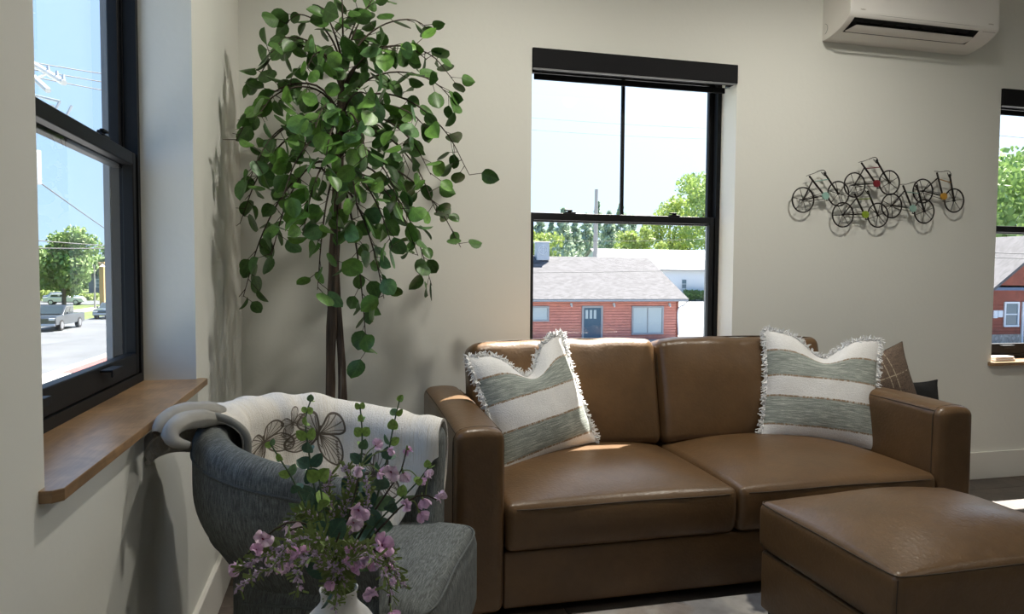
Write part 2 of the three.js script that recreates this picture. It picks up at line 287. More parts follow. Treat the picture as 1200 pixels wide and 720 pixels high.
// ceiling downlights: warm recessed lamps
{
  const glow = std({ color: 0x111111, emissive: rgb(1.0, 0.94, 0.82), emissiveIntensity: 6 });
  const ring = std({ color: rgb(0.8, 0.8, 0.78), roughness: 0.5 });
  for (const [x, z, cd] of [[1.1, 1.1, 3.6], [2.75, 1.1, 3.6], [2.7, 3.09, 0.85], [4.4, 3.09, 0.85]]) {   // the row further from the wall is dimmed
    const t = thing('ceiling_downlight', 'round recessed warm white ceiling lamp', 'ceiling lamp', [x, ROOM.h, z], 0, 'recessed ceiling lamps');
    const s = new THREE.Shape(); s.absarc(0, 0, 0.095, 0, 6.2832); const hole = new THREE.Path(); hole.absarc(0, 0, 0.072, 0, 6.2832, true); s.holes.push(hole);
    mesh('trim_ring', new THREE.ExtrudeGeometry(s, { depth: 0.006, bevelEnabled: false, curveSegments: 32 }).rotateX(Math.PI / 2), ring, t);
    mesh('lamp_disc', new THREE.CylinderGeometry(0.072, 0.072, 0.003, 32).translate(0, -0.0015, 0), glow, t);
    const l = new THREE.SpotLight(new THREE.Color(1.0, 0.955, 0.85), cd, 0, 1.55, 1, 2);
    l.position.set(0, -0.012, 0); l.target.position.set(0, -1, 0); l.castShadow = true; l.shadow.radius = 3.4; l.name = 'downlight'; t.add(l, l.target);
  }
}

// ---------------------------------------------------------------- rug
{
  const rugTex = dataTex(1024, 1024, (u, v) => {
    const a = fbm(u, v, 6, 5, 2), b = fbm(u, v, 40, 3, 7), c = fbm(u, v, 14, 4, 15), d = sstep(0.5, 0.62, c) * 0.75 + sstep(0.55, 0.7, a) * 0.3;
    const k = 0.9 + 0.25 * (b - 0.5), w = clamp(d, 0, 1), br = sstep(0.58, 0.68, fbm(u, v, 9, 3, 22)) * 0.35;
    return [lerp(lerp(196, 66, w), 150, br) * k, lerp(lerp(192, 70, w), 128, br) * k, lerp(lerp(188, 82, w), 112, br) * k];
  }, true, 0.5, 0.5);
  const pile = dataTex(256, 256, (u, v) => 255 * noise(u * 200, v * 200, 3), false, 4, 4);
  const m = mesh('area_rug', boxUV(rbox(0.75, 3.15, 0, 0.010, 1.06, 3.6, 0.004)), std({ map: rugTex, roughness: 1, bumpMap: pile, bumpScale: 0.002 }));
  info(m, 'distressed grey and ivory area rug in front of the sofa', 'rug');
}

// ---------------------------------------------------------------- sofa
const crease = (x, y, z, a, f) => a * (noise(x * f + 5, y * f + 9, z * f) - 0.5);
function seamLoop(pts, name, parent, r = 0.0022, mat = M.thread) { return mesh(name, tube(pts, r, pts.length * 3, 5), mat, parent); }
{
  const sofa = thing('sofa', 'brown leather two-seat sofa with padded arms under the window', 'sofa', [1.88, 0, 0]);
  const hw = 1.07, aw = 0.175, zf = 1.055, zb = 0.085, ah = 0.668;
  // arms: block with rounded top edges
  for (const s of [-1, 1]) {
    const cx = s * (hw - aw / 2), L = zf - zb;
    const g = pad(aw, ah - 0.03, L, 0.034, [12, 14, 30], (q) => {
      const t = (q.z + L / 2) / L; // crown of the padding
      if (q.y > 0) { q.y += 0.012 * (1 - Math.pow(q.x / (aw / 2), 2)) * sstep(0, 0.28, q.y) + 0.01 * Math.sin(t * 3.1) * sstep(0.1, 0.3, q.y); }
      q.x += crease(q.x, q.y, q.z, 0.006, 7);
    });
    g.translate(cx, 0.03 + (ah - 0.03) / 2, (zf + zb) / 2);
    const arm = mesh('arm', g, M.leather, sofa);
    const x0 = cx - aw / 2, x1 = cx + aw / 2;
    // stitched seam round the front panel of the arm
    const zz = zf - 0.036, hx = aw / 2, r = 0.034, pts = [], lift = (x) => 0.0125 * (1 - (x / hx) ** 2);
    pts.push(V(cx - hx - 0.0006, 0.05, zz), V(cx - hx - 0.0006, 0.25, zz), V(cx - hx - 0.0006, 0.45, zz));
    for (let i = 0; i <= 6; i++) { const t = Math.PI - i / 6 * Math.PI / 2, x = -hx + r + Math.cos(t) * r; pts.push(V(cx + x, ah - r + Math.sin(t) * r + lift(x), zz)); }
    for (let i = 1; i < 6; i++) { const x = lerp(-hx + r, hx - r, i / 6); pts.push(V(cx + x, ah + lift(x) + 0.0005, zz)); }
    for (let i = 0; i <= 6; i++) { const t = Math.PI / 2 - i / 6 * Math.PI / 2, x = hx - r + Math.cos(t) * r; pts.push(V(cx + x, ah - r + Math.sin(t) * r + lift(x), zz)); }
    pts.push(V(cx + hx + 0.0006, 0.45, zz), V(cx + hx + 0.0006, 0.25, zz), V(cx + hx + 0.0006, 0.05, zz));
    seamLoop(pts, 'arm_seam', arm, 0.0026);
    for (const xx of [x0 + 0.008, x1 - 0.008]) seamLoop([V(xx, ah - 0.007, zz), V(xx, ah - 0.003, 0.8), V(xx, ah - 0.001, 0.5), V(xx, ah - 0.007, 0.14)], 'arm_seam', arm, 0.0022);
  }
  const ix = hw - aw;
  mesh('back_frame', pad(2 * ix - 0.004, 0.58, 0.14, 0.03, [30, 14, 8]).translate(0, 0.06 + 0.29, zb + 0.07), M.leather, sofa);
  mesh('base', pad(2 * ix - 0.004, 0.205, zf - 0.20, 0.012, [30, 8, 16], (q) => { q.z += q.z > 0.4 ? crease(q.x, q.y, 1, 0.006, 6) : 0; }).translate(0, 0.03 + 0.1025, 0.17 + (zf - 0.20) / 2), M.leather, sofa);
  // seat cushions
  for (const s of [-1, 1]) {
    const w = ix - 0.004, h = 0.175, d = 0.80, cx = s * ix / 2;
    const g = pad(w, h, d, 0.030, [30, 10, 28], (q) => {
      const a = Math.max(0, 1 - Math.pow(Math.abs(q.x) / (w / 2), 3)), b = Math.max(0, 1 - Math.pow(Math.abs(q.z) / (d / 2), 2.3));
      if (q.y > 0) q.y += 0.062 * a * b * sstep(0, h / 2, q.y) + crease(q.x + s, 0, q.z, 0.010, 5) * a * b;
      if (q.z > d / 2 - 0.05) q.z += 0.010 * a * (1 - Math.pow(q.y / (h / 2), 2)) - 0.010 * sstep(0, -h / 2, q.y);
    }).translate(cx, 0.238 + h / 2, zf + 0.004 - d / 2);
    const c = mesh('seat_cushion', g, M.leather, sofa);
    const y = 0.238 + h - 0.020, x0 = cx - w / 2 + 0.001, x1 = cx + w / 2 - 0.001, z1 = zf + 0.0035;
    seamLoop([V(x0, y, 0.45), V(x0, y, 0.8), V(x0, y, z1 - 0.05), V(x0 + 0.012, y, z1 - 0.012), V(x0 + 0.05, y, z1), V(cx, y + 0.003, z1 + 0.002), V(x1 - 0.05, y, z1), V(x1 - 0.012, y, z1 - 0.012), V(x1, y, z1 - 0.05), V(x1, y, 0.8), V(x1, y, 0.45)], 'cushion_seam', c, 0.0026);
  }
  // back cushions, leaning on the frame
  for (const s of [-1, 1]) {
    const w = ix - 0.003, h = 0.495, d = 0.175, cx = s * ix / 2;
    const g = pad(w, h, d, 0.045, [34, 24, 10], (q) => {
      const a = Math.max(0, 1 - Math.pow(Math.abs(q.x) / (w / 2), 2.8)), b = Math.max(0, 1 - Math.pow(Math.abs(q.y) / (h / 2), 2.8)), f = sstep(-0.02, d / 2, q.z);
      q.z += f * (0.052 * Math.pow(a * b, 0.7) + crease(q.x * 1.5 + s * 3, q.y * 0.6, 2, 0.012, 5) * a);
      const top = sstep(h / 2 - 0.10, h / 2, q.y);
      q.y += top * (0.014 * a - 0.006) + top * crease(q.x + s * 9, 0, q.z * 0.5, 0.016, 9);
      // short puckers running down from the top seam
      q.z += f * top * 0.010 * Math.pow(noise(q.x * 26 + s * 40, q.y * 4), 2) - f * sstep(h / 2 - 0.17, h / 2 - 0.02, q.y) * 0.007 * Math.pow(noise(q.x * 19 + 7 + s * 20, 3), 3);
    });
    g.rotateX(-0.22).translate(cx, 0.40 + h / 2, 0.292);
    const c = mesh('back_cushion', g, M.leather, sofa);
    const at = (x, y, z) => V(x, y, z).applyAxisAngle(V(1, 0, 0), -0.22).add(V(cx, 0.40 + h / 2, 0.292));
    const y = h / 2 - 0.004, z = d / 2 - 0.022, pts = [];
    pts.push(at(-w / 2 + 0.010, -h / 2 + 0.08, z)); pts.push(at(-w / 2 + 0.008, 0, z)); pts.push(at(-w / 2 + 0.012, h / 2 - 0.05, z)); pts.push(at(-w / 2 + 0.04, y - 0.008, z));
    for (let i = -4; i <= 4; i++) pts.push(at(i / 4 * (w / 2 - 0.11), y + 0.008 * (1 - i * i / 16) + 0.002, z - 0.004));
    pts.push(at(w / 2 - 0.04, y - 0.008, z)); pts.push(at(w / 2 - 0.012, h / 2 - 0.05, z)); pts.push(at(w / 2 - 0.008, 0, z)); pts.push(at(w / 2 - 0.010, -h / 2 + 0.08, z));
    seamLoop(pts, 'cushion_seam', c, 0.0032);
  }
  for (const [x, z] of [[-hw + 0.09, zb + 0.1], [hw - 0.09, zb + 0.1], [-hw + 0.09, zf - 0.1], [hw - 0.09, zf - 0.1]]) mesh('foot', boxUV(rbox(x - 0.03, x + 0.03, 0, 0.034, z - 0.03, z + 0.03, 0.004)), M.foot, sofa);
}
// ottoman
{
  const o = thing('ottoman', 'square brown leather ottoman pushed up to the sofa front', 'ottoman', [2.245, 0.010, 1.53]);
  const w = 0.79, d = 0.63;
  mesh('base', pad(w - 0.02, 0.205, d - 0.02, 0.014, [20, 8, 20]).translate(0, 0.035 + 0.1025, 0), M.leather, o);
  const h = 0.165;
  const g = pad(w, h, d, 0.028, [30, 10, 28], (q) => {
    const a = Math.max(0, 1 - Math.pow(Math.abs(q.x) / (w / 2), 2.4)), b = Math.max(0, 1 - Math.pow(Math.abs(q.z) / (d / 2), 2.4));
    if (q.y > 0) q.y += 0.080 * a * b * sstep(0, h / 2, q.y) + crease(q.x, 0, q.z, 0.010, 6) * a * b;
  }).translate(0, 0.245 + h / 2, 0);
  const c = mesh('top_cushion', g, M.leather, o);
  const y = 0.245 + h - 0.005, e = 0.005, a = w / 2 - e, b = d / 2 - e, k = 0.014;
  // walk the four corners in order
  const ring = [[-a, -b + 3 * k], [-a, 0], [-a, b - 3 * k], [-a + 0.45 * k, b - 0.45 * k], [-a + 3 * k, b], [0, b], [a - 3 * k, b], [a - 0.45 * k, b - 0.45 * k], [a, b - 3 * k], [a, 0], [a, -b + 3 * k], [a - 0.45 * k, -b + 0.45 * k], [a - 3 * k, -b], [0, -b], [-a + 3 * k, -b], [-a + 0.45 * k, -b + 0.45 * k]].map(([x, z]) => V(x, y, z));
  mesh('cushion_seam', tube(ring, 0.0024, 120, 5, true), M.thread, c);
  for (const sx of [-1, 1]) for (const sz of [-1, 1]) mesh('corner_seam', tube([V(sx * (a + 0.001 - 0.006), y - 0.01, sz * (b - 0.003)), V(sx * (a - 0.003), 0.33, sz * (b - 0.003)), V(sx * (a - 0.004), 0.265, sz * (b - 0.004))], 0.0016, 8, 5), M.thread, c);
  for (const sx of [-1, 1]) for (const sz of [-1, 1]) mesh('foot', boxUV(rbox(sx * 0.33 - 0.035, sx * 0.33 + 0.035, 0, 0.037, sz * 0.25 - 0.035, sz * 0.25 + 0.035, 0.004)), M.foot, o);
}

// ---------------------------------------------------------------- pillows: x across, y up, z towards the viewer
function pillowGeo(S, thick, chop, pinch = 0.07, n = 44) {
  const P = (u, v, s) => {
    const x = u * 2 - 1, y = v * 2 - 1;
    const ex = 1 - pinch * (1 - y * y) * Math.abs(x) ** 3, ey = 1 - pinch * (1 - x * x) * Math.abs(y) ** 3;
    let X = x * ex * S / 2, Y = y * ey * S / 2;
    const body = Math.pow(Math.max(0, (1 - Math.pow(Math.abs(x), 2.3)) * (1 - Math.pow(Math.abs(y), 2.3))), 0.62);
    let Z = s * (thick / 2 * body + 0.003);
    const cu = Math.exp(-Math.pow((x - 0.02) / 0.36, 2)) * sstep(0, 1, y);
    Y -= chop * cu * (0.35 + 0.65 * sstep(0.1, 1, y)); Z *= 1 - 0.28 * cu * (chop > 0 ? 1 : 0);
    if (chop > 0) Z += -s * 0.0 + 0.018 * Math.sin(x * 6) * sstep(0.2, 0.9, y) * (1 - y * y);
    Z += body * 0.012 * (noise(x * 3 + 4, y * 3, s + S * 7) - 0.5) + body * 0.005 * (noise(x * 9, y * 4 + 3, s * 3 + thick) - 0.5);
    return [X, Y, Z];
  };
  const front = grid(n, n, (u, v) => P(u, v, 1)), back = grid(n, n, (u, v) => P(1 - u, v, -1));
  return { geo: merge([front, back]), P };
}
function stripedTex(bands, seedZ) {
  return dataTex(1024, 1024, (u, v) => {
    const wob = 0.004 * (noise(u * 9, 3, seedZ) - 0.5); v = v + wob;
    let stripe = 0, edge = 1;
    for (const [a, b] of bands) { if (v > a && v < b) stripe = 1; edge = Math.min(edge, Math.abs(v - a), Math.abs(v - b)); }
    const th = noise(u * 14, v * 300, seedZ), f = noise(u * 300, v * 300, seedZ + 3), t2 = noise(u * 40, v * 260, seedZ + 8);
    let c;
    if (stripe) { const k = th * 0.62 + f * 0.2 + t2 * 0.22; c = [lerp(126, 218, k * k * 1.1), lerp(134, 220, k * k * 1.1), lerp(128, 212, k * k * 1.1)]; }
    else { const k = 0.93 + 0.08 * f + 0.03 * t2; c = [232 * k, 231 * k, 230 * k]; }
    if (edge < 0.008) { const s = noise(u * 150, v * 60, seedZ + 5) > 0.42 ? 1 : 0.25; c = [lerp(c[0], 150, s), lerp(c[1], 128, s), lerp(c[2], 104, s)]; }
    return c;
  });
}
const clothBump = dataTex(512, 512, (u, v) => 90 + 120 * noise(u * 256, v * 256, 3) + 60 * noise(u * 30, v * 220, 5), false, 1, 1);
M.fringe = std({ color: rgb(0.86, 0.86, 0.86), roughness: 1 });
function fringe(P, sides, S, name, parent) {
  const list = [];
  for (const side of sides) {
    const n = 340;
    for (let i = 0; i < n; i++) {
      const t = (i + rnd()) / n, at = side === 'left' ? P(0, t, 1) : side === 'right' ? P(1, t, 1) : side === 'top' ? P(t, 1, 1) : P(t, 0, 1);
      const o = side === 'left' ? V(-1, 0, 0) : side === 'right' ? V(1, 0, 0) : side === 'top' ? V(0, 1, 0) : V(0, -1, 0);
      const p0 = V(at[0], at[1], 0).addScaledVector(o, -0.004), L = rr(0.014, 0.034);
      const d = o.clone().add(V(rr(-0.7, 0.7), rr(-0.9, 0.4), rr(-0.5, 0.9))).normalize(), d2 = d.clone().add(V(rr(-0.7, 0.7), rr(-0.9, 0.5), rr(-0.6, 0.6))).normalize();
      const p1 = p0.clone().addScaledVector(d, L * 0.5), p2 = p1.clone().addScaledVector(d2, L * 0.55);
      list.push(taper([p0, p1, p2], [0.0034, 0.0030, 0.0018], 4));
    }
  }
  mesh(name, merge(list), M.fringe, parent, null, 'stuff');
}
// a frame from bottom-edge direction, lean and centre of the bottom edge
function setPillow(g, bottom, facing, lean, roll, S) {
  const f = V(...facing).normalize(), yq = new THREE.Quaternion().setFromUnitVectors(V(0, 0, 1), f);
  const q = yq.multiply(new THREE.Quaternion().setFromAxisAngle(V(1, 0, 0), -lean)).multiply(new THREE.Quaternion().setFromAxisAngle(V(0, 0, 1), roll));
  g.quaternion.copy(q); g.position.copy(V(...bottom)).add(V(0, S / 2, 0).applyQuaternion(q));
}
{
  const S = 0.50, a = pillowGeo(S, 0.17, 0.125);
  const t = thing('striped_pillow', 'striped white and sage throw pillow with frayed edges beside the armchair', 'pillow');
  mesh('cover', a.geo, std({ map: stripedTex([[0.10, 0.335], [0.575, 0.80]], 2), roughness: 0.95, bumpMap: clothBump, bumpScale: 0.002 }), t);
  fringe(a.P, ['left', 'top', 'right'], S, 'fringe', t);
  setPillow(t, [1.292, 0.436, 0.60], [0.34, 0, 0.94], 0.32, 0.165, S);
}
{
  const S = 0.52, a = pillowGeo(S, 0.17, 0.095);
  const t = thing('striped_pillow', 'striped white and sage frayed pillow in front of the plaid pillow', 'pillow');
  mesh('cover', a.geo, std({ map: stripedTex([[0.125, 0.38], [0.565, 0.80]], 6), roughness: 0.95, bumpMap: clothBump, bumpScale: 0.002 }), t);
  fringe(a.P, ['left', 'top', 'right'], S, 'fringe', t);
  setPillow(t, [2.572, 0.432, 0.60], [-0.36, 0, 0.93], 0.32, -0.085, S);
}
// basket with two more pillows, beside the sofa
{
  const b = thing('floor_basket', 'woven floor basket beside the sofa arm holding two pillows', 'basket', [3.29, 0, 0.34]);
  const pts = [[0, 0.004], [0.17, 0.004], [0.185, 0.02], [0.205, 0.2], [0.21, 0.42], [0.20, 0.43], [0.19, 0.42], [0.186, 0.2], [0.168, 0.025], [0, 0.02]].map((p) => new THREE.Vector2(...p));
  mesh('body', new THREE.LatheGeometry(pts, 40), std({ color: rgb(0.30, 0.21, 0.12), roughness: 0.9 }), b);
  for (const y of [0.08, 0.16, 0.24, 0.32, 0.40]) mesh('woven_band', new THREE.TorusGeometry(0.190 + y * 0.055, 0.010, 8, 40).rotateX(Math.PI / 2).translate(0, y, 0), std({ color: rgb(0.26, 0.18, 0.1), roughness: 0.9 }), b);
}
{
  const S = 0.44, a = pillowGeo(S, 0.17, 0, 0.09, 30), tex = dataTex(512, 512, (u, v) => {
    const th = noise(u * 200, v * 200, 3), t = noise(u * 18, v * 260, 5), k = 0.7 + 0.4 * th + 0.2 * t; let c = [112 * k, 96 * k, 84 * k];
    const L = (x, p) => Math.abs(x - p) < 0.006 && noise(u * 90, v * 90, 2) > 0.35; if (L(u, 0.62) || L(u, 0.70) || L(u, 0.25) || L(u, 0.33) || L(v, 0.28) || L(v, 0.36) || L(v, 0.70)) c = [186, 172, 150]; return c;
  });
  const t = thing('plaid_pillow', 'brown tweed pillow with cream plaid lines standing in the basket past the sofa arm', 'pillow');
  mesh('cover', a.geo, std({ map: tex, roughness: 1, bumpMap: clothBump, bumpScale: 0.002 }), t);
  setPillow(t, [3.115, 0.395, 0.42], [-0.15, 0, 0.99], 0.08, 0.30, S);
}
{
  const S = 0.37, a = pillowGeo(S, 0.15, 0, 0.10, 24);
  const t = thing('black_pillow', 'black pillow corner showing beside the plaid pillow', 'pillow');
  mesh('cover', a.geo, std({ color: rgb(0.012, 0.012, 0.013), roughness: 0.95, bumpMap: clothBump, bumpScale: 0.002 }), t);
  setPillow(t, [3.39, 0.29, 0.28], [0.1, 0, 1], 0.08, -0.05, S);
}

// ---------------------------------------------------------------- barrel armchair (local +x is its front, +z its near side)
const CH = { r: 0.29, arm: 0.19, th: 0.085 };
const chairAt = [0.425, 0, 1.505], chairTurn = -0.38;
const PATHLEN = Math.PI * CH.r + 2 * CH.arm;
// plan path from the near arm's front, round the back, to the far arm's front; gives point and outward normal
function chairPath(t) {
  const s = t * PATHLEN;
  if (s < CH.arm) return { x: CH.arm - s, z: CH.r, nx: 0, nz: 1, k: 0 };
  if (s > PATHLEN - CH.arm) return { x: s - (PATHLEN - CH.arm), z: -CH.r, nx: 0, nz: -1, k: 0 };
  const a = (s - CH.arm) / CH.r; return { x: -Math.sin(a) * CH.r, z: Math.cos(a) * CH.r, nx: -Math.sin(a), nz: Math.cos(a), k: Math.sin(a) };
}
const rimY = (t) => 0.755 + 0.085 * Math.pow(Math.sin(Math.PI * clamp(t, 0, 1)), 1.2);
// section of the shell: w 0..1 from outer bottom, over the rim, to inner bottom -> [offset outwards, height]
function shellSection(t, w, extra = 0) {
  const top = rimY(t), h = CH.th / 2, bot = 0.42, yO = top - h, arc = Math.PI * h, lo = yO - bot, tot = lo * 2 + arc, s = w * tot;
  const tuck = (y) => -0.115 * Math.pow(sstep(0.70, 0.40, y), 1.3);
  if (s < lo) { const y = bot + s; return [h + extra + tuck(y), y]; }
  if (s > lo + arc) { const y = yO - (s - lo - arc); return [-h - extra + tuck(y) * 0.5, y]; }
  const a = (s - lo) / h; return [Math.cos(a) * (h + extra), yO + Math.sin(a) * (h + extra)];
}
{
  const c = thing('armchair', 'grey woven barrel armchair by the wooden sill, facing the sofa front', 'armchair', chairAt, chairTurn);
  const nt = 72, nw = 44;
  const at = (t, w) => { const p = chairPath(clamp(t, 0, 1)), q = shellSection(t, w); return V(p.x + p.nx * q[0], q[1], p.z + p.nz * q[0]); };
  const shell = grid(nw, nt + 8, (u, v) => {                 // last rows round off the arm fronts
    const j = v * (nt + 8), end = 4; let t = (j - end) / nt, k = 0;
    if (t < 0) k = -t * nt / end; if (t > 1) k = (t - 1) * nt / end; t = clamp(t, 0, 1);
    const q = at(t, u), p = chairPath(t), m = V(p.x, 0.62, p.z), e = 1 - Math.sqrt(Math.max(0, 1 - k * k)), f = V(p.x, q.y, p.z);
    if (k > 0) { q.lerp(V(f.x, lerp(q.y, clamp(q.y, 0.47, rimY(t) - 0.045), 1), f.z), e); q.x += 0.03 * Math.sin(k * Math.PI / 2); }
    return [q.x, q.y, q.z];
  });
  { const p = shell.attributes.position, uv = shell.attributes.uv; for (let i = 0; i < p.count; i++) uv.setXY(i, uv.getY(i) * PATHLEN, uv.getX(i) * 0.95); }
  const sh = mesh('shell', shell, M.tweed, c);
  const line = (w, t0, t1, n = 40) => { const out = []; for (let i = 0; i <= n; i++) out.push(at(lerp(t0, t1, i / n), w)); return out; };
  mesh('welt', tube(line(0.40, 0.0, 1), 0.004, 120, 6), M.tweed, sh);
  mesh('welt', tube(line(0.17, 0.0, 1), 0.0025, 120, 6), M.tweed, sh);
  // bottom closing panel under the shell is the base block
  const soft = (q, w, d, h, a) => { const x = Math.max(0, 1 - (q.x / (d / 2)) ** 4), z = Math.max(0, 1 - (q.z / (w / 2)) ** 4); if (q.y > 0) q.y += a * x * z; };
  mesh('base', pad(0.46, 0.37, 0.42, 0.10, [18, 12, 18]).translate(0.06, 0.07 + 0.185, 0), M.tweed, c);
  const cg = pad(0.62, 0.26, 0.56, 0.05, [24, 12, 22], (q) => { soft(q, 0.56, 0.62, 0.26, 0.022); const X = q.x + 0.02; if (X < 0.08) { const f = (0.08 - X) / 0.37; q.z *= Math.sqrt(Math.max(0.02, 1 - f * f)); q.x += 0.045 * f; } }).translate(0.020, 0.218 + 0.13, 0);
  const cu = mesh('seat_cushion', cg, M.tweed, c);
  const y = 0.465, x1 = 0.320, z1 = 0.272;
  mesh('welt', tube([V(-0.1, y, -z1), V(0.2, y, -z1), V(x1 - 0.03, y, -z1), V(x1, y, -z1 + 0.035), V(x1 + 0.003, y, 0), V(x1, y, z1 - 0.035), V(x1 - 0.03, y, z1), V(0.2, y, z1), V(-0.1, y, z1)], 0.0035, 80, 6), M.tweed, cu);
  mesh('swivel_base', new THREE.CylinderGeometry(0.20, 0.23, 0.075, 40).translate(0.03, 0.0375, 0), M.foot, c);
}
// throw blanket over the back and the far arm
{
  const W = 1024, H = 768, cv = document.createElement('canvas'); cv.width = W; cv.height = H; const x = cv.getContext('2d');
  x.fillStyle = '#f1ece4'; x.fillRect(0, 0, W, H);
  for (let i = 0; i < 2600; i++) { const a = rnd(); x.strokeStyle = a < 0.5 ? 'rgba(196,178,152,0.20)' : 'rgba(250,246,240,0.26)'; x.lineWidth = 1 + rnd() * 1.5; const u = rnd() * W, v = rnd() * H, l = 20 + rnd() * 70; x.beginPath(); x.moveTo(u, v); x.lineTo(u + (rnd() - 0.5) * 6, v + l); x.stroke(); }
  const wing = (s, big) => { // one wing outline with veins, drawn from the body outwards
    x.beginPath(); x.moveTo(0, 0);
    if (big) x.bezierCurveTo(s * 6, -80, s * 50, -150, s * 118, -136), x.bezierCurveTo(s * 150, -104, s * 128, -34, s * 92, -4), x.bezierCurveTo(s * 50, 10, s * 14, 8, 0, 4);
    else x.bezierCurveTo(s * 50, 0, s * 106, 12, s * 110, 54), x.bezierCurveTo(s * 104, 104, s * 50, 118, s * 26, 88), x.bezierCurveTo(s * 8, 60, s * 2, 24, 0, 6);
    x.fill(); x.stroke();
  };
  const vein = (x0, y0, x1, y1) => { x.beginPath(); x.moveTo(x0, y0); x.quadraticCurveTo((x0 + x1) / 2 + 6, (y0 + y1) / 2 - 6, x1, y1); x.stroke(); };
  const butterfly = (u, v, sc, rot, open) => {
    x.save(); x.translate(u, v); x.rotate(rot); x.scale(sc * open, sc); x.strokeStyle = 'rgba(98,88,76,0.92)'; x.lineCap = 'round';
    for (const s of [-1, 1]) {
      x.lineWidth = 9; x.fillStyle = 'rgba(120,110,98,0.20)'; x.setLineDash([7, 3]); wing(s, true); wing(s, false); x.lineWidth = 4; x.setLineDash([6, 3]);
      for (const q of [[112, -128], [126, -106], [128, -80], [116, -48], [96, -18], [84, -128], [56, -108], [34, -78]]) vein(s * 6, -4, s * q[0], q[1]);
      for (const q of [[96, 26], [104, 52], [88, 84], [60, 100], [34, 86]]) vein(s * 6, 6, s * q[0], q[1]);
      for (let i = 0; i < 9; i++) { x.beginPath(); x.arc(s * (124 - i * 4.2), -118 + i * 12, 3.4, 0, 6.3); x.stroke(); }
    }
    x.setLineDash([]); x.lineWidth = 9; x.beginPath(); x.moveTo(0, -34); x.lineTo(0, 46); x.stroke(); x.lineWidth = 3; x.beginPath(); x.moveTo(0, -34); x.quadraticCurveTo(-14, -60, -30, -70); x.moveTo(0, -34); x.quadraticCurveTo(14, -60, 30, -70); x.stroke(); x.restore();
  };
  butterfly(285, 345, 0.60, 0.25, 1.7); butterfly(545, 325, 0.66, -0.35, 1.6); butterfly(425, 405, 0.30, 0.5, 1.4); butterfly(800, 190, 0.7, 0.3, 0.8); butterfly(640, 560, 0.85, -0.4, 0.9); butterfly(880, 600, 0.8, 0.8, 0.8);
  const map = new THREE.CanvasTexture(cv); map.colorSpace = THREE.SRGBColorSpace;
  const knit = dataTex(256, 256, (u, v) => 255 * (0.5 * noise(u * 256, v * 30, 3) + 0.5 * noise(u * 60, v * 128, 6)), false, 5, 4);
  M.blanket = std({ map, roughness: 1, bumpMap: knit, bumpScale: 0.002, side: THREE.DoubleSide });
  const t0 = 0.375, t1 = 1.0, nu = 110, nv = 80;
  const fn = (u, v, lift) => {
    const t = lerp(t0, t1 + 0.02, u), tt = Math.min(1, t), p = chairPath(tt);
    const left = Math.exp(-Math.pow(u / 0.10, 2)), right = sstep(0.86, 1, u);
    // how far the cloth hangs outside (w small) and inside (w large)
    const wOut = lerp(0.34, 0.12, sstep(0.3, 0.8, u)) + 0.04 * left - 0.06 * right + 0.02 * Math.sin(u * 17), wIn = 0.90 + 0.03 * Math.sin(u * 9 + 1) - 0.17 * left - 0.24 * right;
    const w = lerp(wOut, wIn, v);
    const fold = 0.008 * Math.sin(u * 46 + 2.5 * noise(u * 6, v * 2, 4)) * (0.35 + 0.65 * Math.abs(v - 0.45) * 2) + 0.016 * (noise(u * 9, v * 4, 2) - 0.35);
    const q = shellSection(tt, w, 0.012 + Math.max(0, fold) + lift + 0.012 * left);
    let o = q[0], y = q[1];
    const out = sstep(0.5, 0.05, v);
    o += left * out * (0.055 + 0.012 * Math.sin(v * 16)) ; y += left * (0.012 * Math.sin(v * 9 + 1)) - left * out * 0.01;
    const inn = sstep(0.55, 1, v); o -= inn * (0.05 * Math.sin(Math.PI * clamp((u - 0.05) / 0.9, 0, 1)) + 0.012 * Math.sin(u * 15 + 1) * inn);
    const X = p.x + p.nx * o + (t > 1 ? (t - 1) * PATHLEN : 0), Z = p.z + p.nz * o;
    return [X, y, Z];
  };
  const top = grid(nu, nv, (u, v) => fn(u, v, 0.009)), under = grid(nu, nv, (u, v) => fn(u, v, 0));
  const rim = (f) => grid(120, 3, (s, k) => { const [u, v] = f(s); const a = fn(u, v, 0.009), b = fn(u, v, 0); return [lerp(a[0], b[0], k), lerp(a[1], b[1], k), lerp(a[2], b[2], k)]; });
  const t = thing('throw_blanket', 'cream throw blanket printed with butterflies draped over the armchair back', 'blanket', chairAt, chairTurn);
  mesh('cloth', merge([top, under, rim((s) => [s, 0]), rim((s) => [s, 1]), rim((s) => [0, s]), rim((s) => [1, s])]), M.blanket, t);
  // the rolled hem along its end by the sill
  const hem = []; for (let i = 0; i <= 26; i++) { const a = fn(0.004, lerp(0.02, 0.86, i / 26), 0.012); hem.push(V(a[0], a[1], a[2])); }
  mesh('hem', tube(hem, 0.009, 90, 8), std({ color: rgb(0.56, 0.55, 0.52), roughness: 1, bumpMap: knit, bumpScale: 0.004 }), t, 'thick grey knitted edge');
// bunched folds hanging off the rim by the sill
  const plain = std({ color: rgb(0.80, 0.77, 0.71), roughness: 1, bumpMap: knit, bumpScale: 0.004 });
  t.updateMatrixWorld();
  const fold = (list, rads) => { const pts = list.map(([a, b, z]) => t.worldToLocal(px(a, b, 'z', z))), g = taper(pts, rads, 12), p = g.attributes.position; for (let i = 0; i < p.count; i++) { const n = 0.008 * (noise(p.getX(i) * 40, p.getY(i) * 40, p.getZ(i) * 40) - 0.5); p.setXYZ(i, p.getX(i) + n, p.getY(i) + n, p.getZ(i) + n); } g.computeVertexNormals(); mesh('fold', g, plain, t); };
  fold([[262, 482, 1.46], [232, 482, 1.56], [206, 486, 1.62], [188, 497, 1.66], [184, 508, 1.68]], [0.012, 0.022, 0.024, 0.022, 0.010]);
